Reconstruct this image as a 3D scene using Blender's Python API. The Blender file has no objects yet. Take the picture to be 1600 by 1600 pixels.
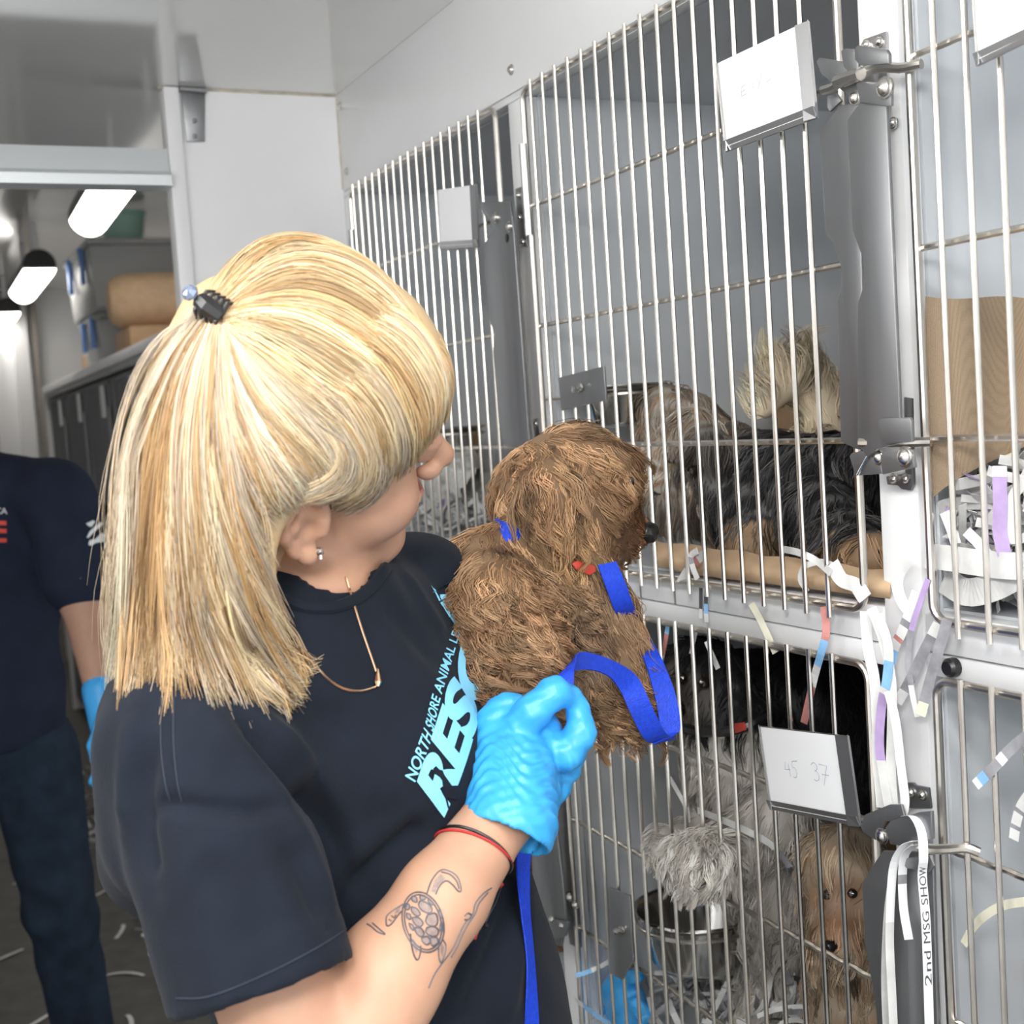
import bpy, bmesh, math, random
import numpy as np
from mathutils import Vector, Matrix
from mathutils.bvhtree import BVHTree
from mathutils.kdtree import KDTree

rng = np.random.default_rng(7)
random.seed(7)
SC = bpy.context.scene
COL = SC.collection

# ------------------------------------------------------------------ camera, world, lights, exposure
FPX = 2029.0
YAW, PIT, ROL = [math.radians(a) for a in (25.424, -4.153, -3.822)]
ZC = 1.45
_f = np.array([math.sin(YAW) * math.cos(PIT), math.cos(YAW) * math.cos(PIT), math.sin(PIT)])
_r = np.array([math.cos(YAW), -math.sin(YAW), 0.0])
_u = np.cross(_r, _f)
CR = math.cos(ROL) * _r + math.sin(ROL) * _u          # camera right
CU = -math.sin(ROL) * _r + math.cos(ROL) * _u         # camera up
CF = _f                                               # camera forward
CC = np.array([0.0, 0.0, ZC])
cam = bpy.data.cameras.new('camera')
cam.sensor_width = 36.0
cam.lens = 36.0 * FPX / 1600.0
cam.clip_start = 0.02
cam.dof.use_dof = True
cam.dof.focus_distance = 1.22
cam.dof.aperture_fstop = 9.0
camo = bpy.data.objects.new('camera', cam)
COL.objects.link(camo)
camo.matrix_world = Matrix(((CR[0], CU[0], -CF[0], CC[0]), (CR[1], CU[1], -CF[1], CC[1]),
                            (CR[2], CU[2], -CF[2], CC[2]), (0, 0, 0, 1)))
SC.camera = camo

world = bpy.data.worlds.new('world')
SC.world = world
world.use_nodes = True
world.node_tree.nodes['Background'].inputs[0].default_value = (0.95, 0.98, 1.0, 1)
world.node_tree.nodes['Background'].inputs[1].default_value = 2.5
SC.view_settings.view_transform = 'Standard'
SC.view_settings.look = 'None'
SC.view_settings.exposure = 0.0
SC.view_settings.gamma = 1.0
SC.view_settings.use_curve_mapping = False
SC.cycles.use_denoising = True
SC.cycles.max_bounces = 8
SC.cycles.diffuse_bounces = 4
SC.cycles.caustics_reflective = False
LAMP_FILL = 25.0        # emission of the fill lamps added out of view over the near aisle
LAMP_FAR = 9.0          # emission of the passage lamps' lenses

# the photographer's flash, diffused, held up to the left of the camera
fl = bpy.data.lights.new('flash', 'AREA')
fl.shape = 'DISK'
fl.size = 0.22
fl.energy = 11.0
fl.color = (1.0, 0.985, 0.96)
flo = bpy.data.objects.new('flash', fl)
COL.objects.link(flo)
flo.location = (-0.22, -0.16, 1.80)
flo.rotation_euler = (Vector((0.75, 1.35, 1.2)) - Vector(flo.location)).to_track_quat('-Z', 'Y').to_euler()


def ray(x, y):
    return CF + (x - 800.0) / FPX * CR - (y - 800.0) / FPX * CU


def P(x, y, d):
    return CC + ray(x, y) * d


def onX(x, y, X):
    d = ray(x, y)
    return CC + d * (X / d[0])


def onY(x, y, Y):
    d = ray(x, y)
    return CC + d * (Y / d[1])


def onZ(x, y, Z):
    d = ray(x, y)
    return CC + d * ((Z - ZC) / d[2])


def proj(p):
    q = np.asarray(p) - CC
    w = q @ CF
    return np.stack([800 + FPX * (q @ CR) / w, 800 - FPX * (q @ CU) / w], -1)


# ------------------------------------------------------------------ scene graph helpers
WLOC = {}


def obj(name, me, mat, parent=None, loc=(0, 0, 0), kind=None, label=None):
    """one mesh in world coordinates (or at loc) as ONE object, parented to a thing or a part"""
    o = bpy.data.objects.new(name, me)
    COL.objects.link(o)
    loc = np.array(loc, float)
    WLOC[o.name] = loc
    if parent is not None:
        o.parent = parent
        o.location = loc - WLOC[parent.name]
    else:
        o.location = loc
    if mat is not None and not me.materials:
        me.materials.append(mat)
    if kind:
        o['kind'] = kind
    if label:
        o['label'] = label
    return o


def thing(name, label, cat, loc=(0, 0, 0), group=None):
    o = bpy.data.objects.new(name, None)
    COL.objects.link(o)
    o.empty_display_size = 0.05
    o.location = loc
    WLOC[o.name] = np.array(loc, float)
    o['label'] = label
    o['category'] = cat
    if group:
        o['group'] = group
    return o


def tag(o, label, cat, group=None, kind=None):
    o['label'] = label
    o['category'] = cat
    if group:
        o['group'] = group
    if kind:
        o['kind'] = kind
    return o


class MB:
    def __init__(self):
        self.v, self.f = [], []

    def add(self, vs, fs):
        b = len(self.v)
        self.v += [tuple(map(float, p)) for p in vs]
        self.f += [tuple(b + i for i in f) for f in fs]
        return self

    def box(self, lo, hi):
        x0, y0, z0 = lo
        x1, y1, z1 = hi
        vs = [(x0, y0, z0), (x1, y0, z0), (x1, y1, z0), (x0, y1, z0), (x0, y0, z1), (x1, y0, z1), (x1, y1, z1), (x0, y1, z1)]
        return self.add(vs, [(0, 3, 2, 1), (4, 5, 6, 7), (0, 1, 5, 4), (1, 2, 6, 5), (2, 3, 7, 6), (3, 0, 4, 7)])

    def tube(self, pts, r, n=8, closed=False, caps=True):
        pts = [np.array(p, float) for p in pts]
        m = len(pts)
        rs = r if hasattr(r, '__len__') else [r] * m
        ring = []
        e1 = None
        for i in range(m):
            if closed:
                t = pts[(i + 1) % m] - pts[i - 1]
            else:
                t = pts[min(i + 1, m - 1)] - pts[max(i - 1, 0)]
            t = t / (np.linalg.norm(t) + 1e-12)
            if e1 is None:
                a = np.array([0, 0, 1.0]) if abs(t[2]) < 0.9 else np.array([1.0, 0, 0])
                e1 = np.cross(a, t)
            e1 = e1 - t * (e1 @ t)
            e1 = e1 / np.linalg.norm(e1)
            e2 = np.cross(t, e1)
            ring += [pts[i] + rs[i] * (math.cos(2 * math.pi * k / n) * e1 + math.sin(2 * math.pi * k / n) * e2) for k in range(n)]
        fs = []
        for i in range(m if closed else m - 1):
            j = (i + 1) % m
            for k in range(n):
                fs.append((i * n + k, i * n + (k + 1) % n, j * n + (k + 1) % n, j * n + k))
        if caps and not closed:
            fs.append(tuple(range(n))[::-1])
            fs.append(tuple(range((m - 1) * n, m * n)))
        return self.add(ring, fs)

    def prism(self, pts, d):
        """polygon pts (3D, planar) extruded by the vector d"""
        n = len(pts)
        pts = [np.array(p, float) for p in pts]
        d = np.array(d, float)
        nn = np.zeros(3)
        for i in range(n):
            nn += np.cross(pts[i], pts[(i + 1) % n])
        if nn @ d > 0:
            pts = pts[::-1]
        fs = [tuple(range(n)), tuple(range(2 * n - 1, n - 1, -1))]
        fs += [(i, i + n, (i + 1) % n + n, (i + 1) % n) for i in range(n)]
        return self.add(list(pts) + [p + d for p in pts], fs)

    def lathe(self, c, ax, prof, n=20):
        """prof: list of (radius, height along ax)"""
        ax = np.array(ax, float)
        ax /= np.linalg.norm(ax)
        a = np.array([0, 0, 1.0]) if abs(ax[2]) < 0.9 else np.array([1.0, 0, 0])
        e1 = np.cross(a, ax)
        e1 /= np.linalg.norm(e1)
        e2 = np.cross(ax, e1)
        c = np.array(c, float)
        vs, fs = [], []
        for (r, h) in prof:
            vs += [c + ax * h + r * (math.cos(2 * math.pi * k / n) * e1 + math.sin(2 * math.pi * k / n) * e2) for k in range(n)]
        for i in range(len(prof) - 1):
            for k in range(n):
                fs.append((i * n + k, i * n + (k + 1) % n, (i + 1) * n + (k + 1) % n, (i + 1) * n + k))
        return self.add(vs, fs)

    def ribbon(self, pts, w, side, thick=0.0004):
        """a thin strip of real thickness: pts along, side = list of width directions"""
        pts = [np.array(p, float) for p in pts]
        m = len(pts)
        vs, fs = [], []
        for i in range(m):
            s = np.array(side[i] if isinstance(side, list) else side, float)
            s /= np.linalg.norm(s)
            t = pts[min(i + 1, m - 1)] - pts[max(i - 1, 0)]
            n = np.cross(t, s)
            n /= np.linalg.norm(n) + 1e-12
            ww = w[i] if hasattr(w, '__len__') else w
            vs += [pts[i] - s * ww / 2 - n * thick / 2, pts[i] + s * ww / 2 - n * thick / 2,
                   pts[i] + s * ww / 2 + n * thick / 2, pts[i] - s * ww / 2 + n * thick / 2]
        for i in range(m - 1):
            a, b = 4 * i, 4 * i + 4
            for k in range(4):
                fs.append((a + k, a + (k + 1) % 4, b + (k + 1) % 4, b + k))
        fs += [(3, 2, 1, 0), (4 * m - 4, 4 * m - 3, 4 * m - 2, 4 * m - 1)]
        return self.add(vs, fs)

    def mesh(self, name, smooth=True, bevel=0.0, seg=2, angle=35):
        me = bpy.data.meshes.new(name)
        me.from_pydata(self.v, [], self.f)
        if bevel:
            bm = bmesh.new()
            bm.from_mesh(me)
            bmesh.ops.recalc_face_normals(bm, faces=bm.faces)
            ed = [e for e in bm.edges if len(e.link_faces) == 2 and e.calc_face_angle(0) > 0.5]
            bmesh.ops.bevel(bm, geom=ed, offset=bevel, segments=seg, affect='EDGES', profile=0.5, clamp_overlap=True)
            bm.to_mesh(me)
            bm.free()
        if smooth:
            me.polygons.foreach_set('use_smooth', np.ones(len(me.polygons), bool))
            if angle < 180:
                me.set_sharp_from_angle(angle=math.radians(angle))
        me.update()
        return me


def catmull(pts, n):
    """n points along a Catmull-Rom curve through pts (any dimension)"""
    p = np.array(pts, float)
    p = np.vstack([2 * p[0] - p[1], p, 2 * p[-1] - p[-2]])
    m = len(p) - 3
    s = np.linspace(0, m - 1e-9, n)
    i = s.astype(int)
    t = (s - i)[:, None]
    a, b, c, d = p[i], p[i + 1], p[i + 2], p[i + 3]
    return 0.5 * (2 * b + (c - a) * t + (2 * a - 5 * b + 4 * c - d) * t ** 2 + (3 * b - a - 3 * c + d) * t ** 3)


# ------------------------------------------------------------------ implicit surfaces -> one continuous mesh
class SDF:
    def __init__(self, lo, hi, h):
        self.lo, self.h = np.array(lo, float), h
        n = np.ceil((np.array(hi) - self.lo) / h).astype(int) + 1
        self.ax = [(self.lo[i] + h * np.arange(n[i])).astype(np.float32) for i in range(3)]
        self.F = np.full(n, 0.5, np.float32)

    def _sl(self, lo, hi):
        s = []
        for i in range(3):
            a = int(np.floor((lo[i] - self.lo[i]) / self.h))
            b = int(np.ceil((hi[i] - self.lo[i]) / self.h)) + 1
            s.append(slice(max(a, 0), max(min(b, self.F.shape[i]), 0)))
        return tuple(s)

    def _mix(self, sl, d, k, op):
        f = self.F[sl]
        if op == 'add':
            h = np.clip(0.5 + 0.5 * (f - d) / k, 0, 1)
            self.F[sl] = f * (1 - h) + d * h - k * h * (1 - h)
        else:
            d = -d
            h = np.clip(0.5 - 0.5 * (f - d) / k, 0, 1)
            self.F[sl] = f * (1 - h) + d * h + k * h * (1 - h)

    def _g(self, sl):
        return (self.ax[0][sl[0]][:, None, None], self.ax[1][sl[1]][None, :, None], self.ax[2][sl[2]][None, None, :])

    def cone(self, a, b, ra, rb=None, k=0.01, op='add', flat=None):
        rb = ra if rb is None else rb
        a, b = np.array(a, float), np.array(b, float)
        R = max(ra, rb) + 2 * k + 2 * self.h
        sl = self._sl(np.minimum(a, b) - R, np.maximum(a, b) + R)
        x, y, z = self._g(sl)
        ba = b - a
        L = ba @ ba + 1e-12
        px, py, pz = x - a[0], y - a[1], z - a[2]
        t = np.clip((px * ba[0] + py * ba[1] + pz * ba[2]) / L, 0, 1)
        d = np.sqrt((px - t * ba[0]) ** 2 + (py - t * ba[1]) ** 2 + (pz - t * ba[2]) ** 2) - (ra + (rb - ra) * t)
        self._mix(sl, d.astype(np.float32), k, op)
        return self

    def chain(self, pts, rs, k=0.01, op='add'):
        for i in range(len(pts) - 1):
            self.cone(pts[i], pts[i + 1], rs[i], rs[i + 1], k, op)
        return self

    def ell(self, c, r, M=None, k=0.01, op='add'):
        """ellipsoid: centre c, radii r along the rows of M"""
        c = np.array(c, float)
        M = np.eye(3) if M is None else np.array(M, float)
        e = np.sqrt(((M * np.array(r)[:, None]) ** 2).sum(0))
        sl = self._sl(c - e - 2 * k - 2 * self.h, c + e + 2 * k + 2 * self.h)
        x, y, z = self._g(sl)
        x, y, z = x - c[0], y - c[1], z - c[2]
        q = [(M[i, 0] * x + M[i, 1] * y + M[i, 2] * z) / r[i] for i in range(3)]
        k0 = np.sqrt(q[0] ** 2 + q[1] ** 2 + q[2] ** 2)
        k1 = np.sqrt((q[0] / r[0]) ** 2 + (q[1] / r[1]) ** 2 + (q[2] / r[2]) ** 2) + 1e-9
        self._mix(sl, (k0 * (k0 - 1) / k1).astype(np.float32), k, op)
        return self

    def half(self, p, n, k=0.004):
        """cut away everything on the side n points to"""
        n = np.array(n, float) / np.linalg.norm(n)
        sl = tuple(slice(0, s) for s in self.F.shape)
        x, y, z = self._g(sl)
        d = (x - p[0]) * n[0] + (y - p[1]) * n[1] + (z - p[2]) * n[2]
        self._mix(sl, (-d).astype(np.float32), k, 'sub')
        return self

    def surface(self, smooth=1):
        F = self.F
        nx, ny, nz = F.shape
        S = F < 0
        cor = [(i, j, k) for i in (0, 1) for j in (0, 1) for k in (0, 1)]
        cnt = sum(S[i:nx - 1 + i, j:ny - 1 + j, k:nz - 1 + k].astype(np.int8) for i, j, k in cor)
        mix = (cnt > 0) & (cnt < 8)
        I = np.argwhere(mix)
        idx = np.full(mix.shape, -1, np.int64)
        idx[mix] = np.arange(len(I))
        acc = np.zeros((len(I), 3))
        num = np.zeros(len(I))
        val = {c: F[I[:, 0] + c[0], I[:, 1] + c[1], I[:, 2] + c[2]] for c in cor}
        for c in cor:
            for a in range(3):
                if c[a] == 0:
                    e = list(c)
                    e[a] = 1
                    f0, f1 = val[c], val[tuple(e)]
                    m = (f0 < 0) != (f1 < 0)
                    t = np.where(m, f0 / np.where(m, f0 - f1, 1), 0)
                    pos = np.tile(np.array(c, float), (len(I), 1))
                    pos[:, a] += t
                    acc[m] += pos[m]
                    num[m] += 1
        V = self.lo + (I + acc / num[:, None]) * self.h
        Q = []
        for a in range(3):
            b, c = (a + 1) % 3, (a + 2) % 3
            s0 = [slice(None)] * 3
            s1 = [slice(None)] * 3
            s0[a], s1[a] = slice(0, -1), slice(1, None)
            A, B = S[tuple(s0)], S[tuple(s1)]
            E = np.argwhere(A != B)
            ok = (E[:, b] > 0) & (E[:, b] < F.shape[b] - 1) & (E[:, c] > 0) & (E[:, c] < F.shape[c] - 1)
            E = E[ok]
            ins = A[E[:, 0], E[:, 1], E[:, 2]]

            def cell(db, dc):
                G = E.copy()
                G[:, b] += db
                G[:, c] += dc
                return idx[G[:, 0], G[:, 1], G[:, 2]]
            q = np.stack([cell(-1, -1), cell(0, -1), cell(0, 0), cell(-1, 0)], 1)
            q[~ins] = q[~ins][:, ::-1]
            Q.append(q)
        Q = np.vstack(Q)
        Q = Q[(Q >= 0).all(1)]
        for _ in range(smooth):
            s = np.zeros_like(V)
            n = np.zeros(len(V))
            for i, j in ((0, 1), (1, 2), (2, 3), (3, 0)):
                np.add.at(s, Q[:, i], V[Q[:, j]])
                np.add.at(s, Q[:, j], V[Q[:, i]])
                np.add.at(n, Q[:, i], 1)
                np.add.at(n, Q[:, j], 1)
            V = 0.5 * V + 0.5 * s / np.maximum(n, 1)[:, None]
        return V, Q


def np_mesh(name, V, Q, cols=None):
    """numpy verts and same-size faces -> smooth mesh, with an optional per-vertex colour 'col'"""
    V = np.ascontiguousarray(V, np.float32)
    Q = np.ascontiguousarray(Q, np.int32)
    me = bpy.data.meshes.new(name)
    k = Q.shape[1]
    me.vertices.add(len(V))
    me.vertices.foreach_set('co', V.ravel())
    me.loops.add(Q.size)
    me.loops.foreach_set('vertex_index', Q.ravel())
    me.polygons.add(len(Q))
    me.polygons.foreach_set('loop_start', np.arange(0, Q.size, k, dtype=np.int32))
    me.polygons.foreach_set('use_smooth', np.ones(len(Q), bool))
    me.update(calc_edges=True)
    if cols is not None:
        a = me.color_attributes.new('col', 'FLOAT_COLOR', 'POINT')
        c = np.ones((len(V), 4), np.float32)
        c[:, :3] = cols
        a.data.foreach_set('color', c.ravel())
    return me


def vnormals(V, Q):
    n = np.cross(V[Q[:, 2]] - V[Q[:, 0]], V[Q[:, 3]] - V[Q[:, 1]])
    N = np.zeros_like(V)
    for i in range(4):
        np.add.at(N, Q[:, i], n)
    return N / (np.linalg.norm(N, axis=1, keepdims=True) + 1e-12)


def bvh(V, Q):
    return BVHTree.FromPolygons(V.tolist(), Q.tolist())


def hit(tree, x, y, fallback=1.1):
    """where the sight line through (x, y) meets a surface"""
    d = ray(x, y)
    h = tree.ray_cast(Vector(CC), Vector(d).normalized())
    if h[0] is None:
        q = tree.find_nearest(Vector(CC + d * fallback))
        return np.array(q[0]), np.array(q[1])
    n = np.array(h[1])
    return np.array(h[0]), n if n @ d < 0 else -n


def norm(a):
    a = np.asarray(a, float)
    return a / (np.linalg.norm(a, axis=-1, keepdims=True) + 1e-12)


def strands(name, pts, rad, cols, sides=3):
    """N strands of K points, each a thin tapering tube: one mesh"""
    N, K, _ = pts.shape
    t = norm(np.gradient(pts, axis=1))
    ref = norm(rng.normal(size=(N, 1, 3)))
    e1 = norm(np.cross(t, ref))
    e2 = np.cross(t, e1)
    rad = np.broadcast_to(rad, (N, K))
    V = np.empty((N, K, sides, 3), np.float32)
    for s in range(sides):
        a = 2 * math.pi * s / sides
        V[:, :, s] = pts + rad[..., None] * (math.cos(a) * e1 + math.sin(a) * e2)
    base = (np.arange(N) * K * sides)[:, None, None]
    kk = (np.arange(K - 1) * sides)[None, :, None]
    s0 = np.arange(sides)[None, None, :]
    s1 = (np.arange(sides) + 1) % sides
    s1 = s1[None, None, :]
    Q = np.stack([base + kk + s0, base + kk + s1, base + kk + sides + s1, base + kk + sides + s0], -1).reshape(-1, 4)
    if cols.ndim == 2:
        cols = np.repeat(cols[:, None, :], K, 1)
    C = np.repeat(cols[:, :, None, :], sides, 2).reshape(-1, 3)
    return np_mesh(name, V.reshape(-1, 3), Q, C)


def fur(name, V, Q, N, comb, length, radius, colfn, lift=0.45, curl=0.004, waves=2.2, grav=0.5, clump=12, cl=0.75, K=6, keep=None):
    """locks of fur grown on a surface, combed along a direction field"""
    VN = vnormals(V, Q)
    a, b, c, d = V[Q[:, 0]], V[Q[:, 1]], V[Q[:, 2]], V[Q[:, 3]]
    area = np.linalg.norm(np.cross(c - a, d - b), axis=1)
    if keep is not None:
        area = area * keep((a + c) / 2)
    q = rng.choice(len(Q), N, p=area / area.sum())
    s, t = rng.random((2, N, 1))
    root = (a[q] * (1 - s) + b[q] * s) * (1 - t) + (d[q] * (1 - s) + c[q] * s) * t
    nv = norm((VN[Q[q, 0]] + VN[Q[q, 1]] + VN[Q[q, 2]] + VN[Q[q, 3]]))
    cm = comb(root)
    cm = norm(cm - nv * (cm * nv).sum(1, keepdims=True) + 1e-5)
    L = length(root) if callable(length) else np.full(N, length)
    L = L * rng.uniform(0.65, 1.2, N)
    step = (L / (K - 1))[:, None]
    pts = np.empty((N, K, 3))
    pts[:, 0] = root - nv * 0.001
    dirn = norm(nv * lift + cm + rng.normal(size=(N, 3)) * 0.18)
    for k in range(1, K):
        u = k / (K - 1)
        dirn = norm(dirn + np.array([0, 0, -grav]) * 0.5 * u - nv * 0.12)
        pts[:, k] = pts[:, k - 1] + dirn * step
    e1 = norm(np.cross(dirn, nv) + 1e-6)
    e2 = norm(np.cross(dirn, e1))
    nc = max(N // clump, 1)
    cen = rng.choice(N, nc, replace=False)
    kd = KDTree(nc)
    for i, ci in enumerate(cen):
        kd.insert(root[ci], i)
    kd.balance()
    own = np.array([kd.find(p)[1] for p in root])
    lead = cen[own]
    ph = rng.uniform(0, 6.28, nc)[own] + rng.normal(0, 0.35, N)
    fr = (waves * rng.uniform(0.7, 1.3, nc))[own]
    amp = (curl * rng.uniform(0.5, 1.4, nc))[own]
    u = np.linspace(0, 1, K)[None, :]
    w = np.clip(u * 1.6, 0, 1) * amp[:, None]
    pts += (np.sin(ph[:, None] + fr[:, None] * 6.28 * u) * w)[..., None] * e1[lead][:, None] \
        + (np.cos(ph[:, None] + fr[:, None] * 6.28 * u) * w)[..., None] * e2[lead][:, None] * 0.8
    mixw = (cl * u ** 0.8)[..., None]
    pts = pts * (1 - mixw) + pts[lead] * mixw
    r = radius * np.array([0.9, 1.0, 0.95, 0.8, 0.6, 0.2])[None, :] if K == 6 else radius * np.linspace(1, 0.2, K)[None, :]
    tone = np.clip(rng.normal(1.0, 0.32, nc), 0.35, 1.8)[own] * rng.normal(1, 0.10, N)
    cols = np.clip(colfn(root) * tone[:, None], 0.004, 0.95)
    return strands(name, pts, r, cols)


# ------------------------------------------------------------------ materials
def newmat(name):
    m = bpy.data.materials.new(name)
    m.use_nodes = True
    nt = m.node_tree
    return m, nt, nt.nodes['Principled BSDF']


def mat(name, col, rough=0.5, metal=0.0, var=0.0, scale=20.0, bump=0.0, bscale=200.0, spec=0.5, coat=0.0, sheen=0.0, stretch=None, sss=0.0):
    m, nt, b = newmat(name)
    b.inputs['Roughness'].default_value = rough
    b.inputs['Metallic'].default_value = metal
    b.inputs['Specular IOR Level'].default_value = spec
    b.inputs['Coat Weight'].default_value = coat
    b.inputs['Coat Roughness'].default_value = 0.06
    b.inputs['Sheen Weight'].default_value = sheen
    if sss:
        b.inputs['Subsurface Weight'].default_value = sss
        b.inputs['Subsurface Radius'].default_value = (0.012, 0.005, 0.003)
        b.inputs['Subsurface Scale'].default_value = 0.6
    tc = nt.nodes.new('ShaderNodeTexCoord')
    vec = tc.outputs['Object']
    if stretch:
        mp = nt.nodes.new('ShaderNodeMapping')
        mp.inputs['Scale'].default_value = stretch
        nt.links.new(vec, mp.inputs['Vector'])
        vec = mp.outputs['Vector']
    if var:
        n = nt.nodes.new('ShaderNodeTexNoise')
        n.inputs['Scale'].default_value = scale
        n.inputs['Detail'].default_value = 5
        nt.links.new(vec, n.inputs['Vector'])
        r = nt.nodes.new('ShaderNodeMapRange')
        r.inputs['From Min'].default_value = 0.3
        r.inputs['From Max'].default_value = 0.7
        r.inputs['To Min'].default_value = 1 - var
        r.inputs['To Max'].default_value = 1 + var
        nt.links.new(n.outputs['Fac'], r.inputs['Value'])
        mx = nt.nodes.new('ShaderNodeVectorMath')
        mx.operation = 'SCALE'
        mx.inputs[0].default_value = col
        nt.links.new(r.outputs['Result'], mx.inputs['Scale'])
        nt.links.new(mx.outputs['Vector'], b.inputs['Base Color'])
    else:
        b.inputs['Base Color'].default_value = (*col, 1)
    if bump:
        n2 = nt.nodes.new('ShaderNodeTexNoise')
        n2.inputs['Scale'].default_value = bscale
        n2.inputs['Detail'].default_value = 4
        nt.links.new(vec, n2.inputs['Vector'])
        bp = nt.nodes.new('ShaderNodeBump')
        bp.inputs['Strength'].default_value = bump
        bp.inputs['Distance'].default_value = 0.002
        nt.links.new(n2.outputs['Fac'], bp.inputs['Height'])
        nt.links.new(bp.outputs['Normal'], b.inputs['Normal'])
    return m


def attr_mat(name, rough=0.5, spec=0.4, gain=1.0, sheen=0.0, trans=0.0):
    """hair and fur: the colour of each lock comes from its 'col' attribute"""
    m, nt, b = newmat(name)
    a = nt.nodes.new('ShaderNodeAttribute')
    a.attribute_name = 'col'
    nt.links.new(a.outputs['Color'], b.inputs['Base Color'])
    b.inputs['Roughness'].default_value = rough
    b.inputs['Specular IOR Level'].default_value = spec
    b.inputs['Sheen Weight'].default_value = sheen
    if trans:
        tr = nt.nodes.new('ShaderNodeBsdfTranslucent')
        nt.links.new(a.outputs['Color'], tr.inputs['Color'])
        mx = nt.nodes.new('ShaderNodeMixShader')
        mx.inputs[0].default_value = trans
        nt.links.new(b.outputs[0], mx.inputs[1])
        nt.links.new(tr.outputs[0], mx.inputs[2])
        nt.links.new(mx.outputs[0], nt.nodes['Material Output'].inputs[0])
    return m


def emit(name, col, s):
    m = bpy.data.materials.new(name)
    m.use_nodes = True
    nt = m.node_tree
    nt.nodes.remove(nt.nodes['Principled BSDF'])
    e = nt.nodes.new('ShaderNodeEmission')
    e.inputs[0].default_value = (*col, 1)
    e.inputs[1].default_value = s
    nt.links.new(e.outputs[0], nt.nodes['Material Output'].inputs[0])
    return m


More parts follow.
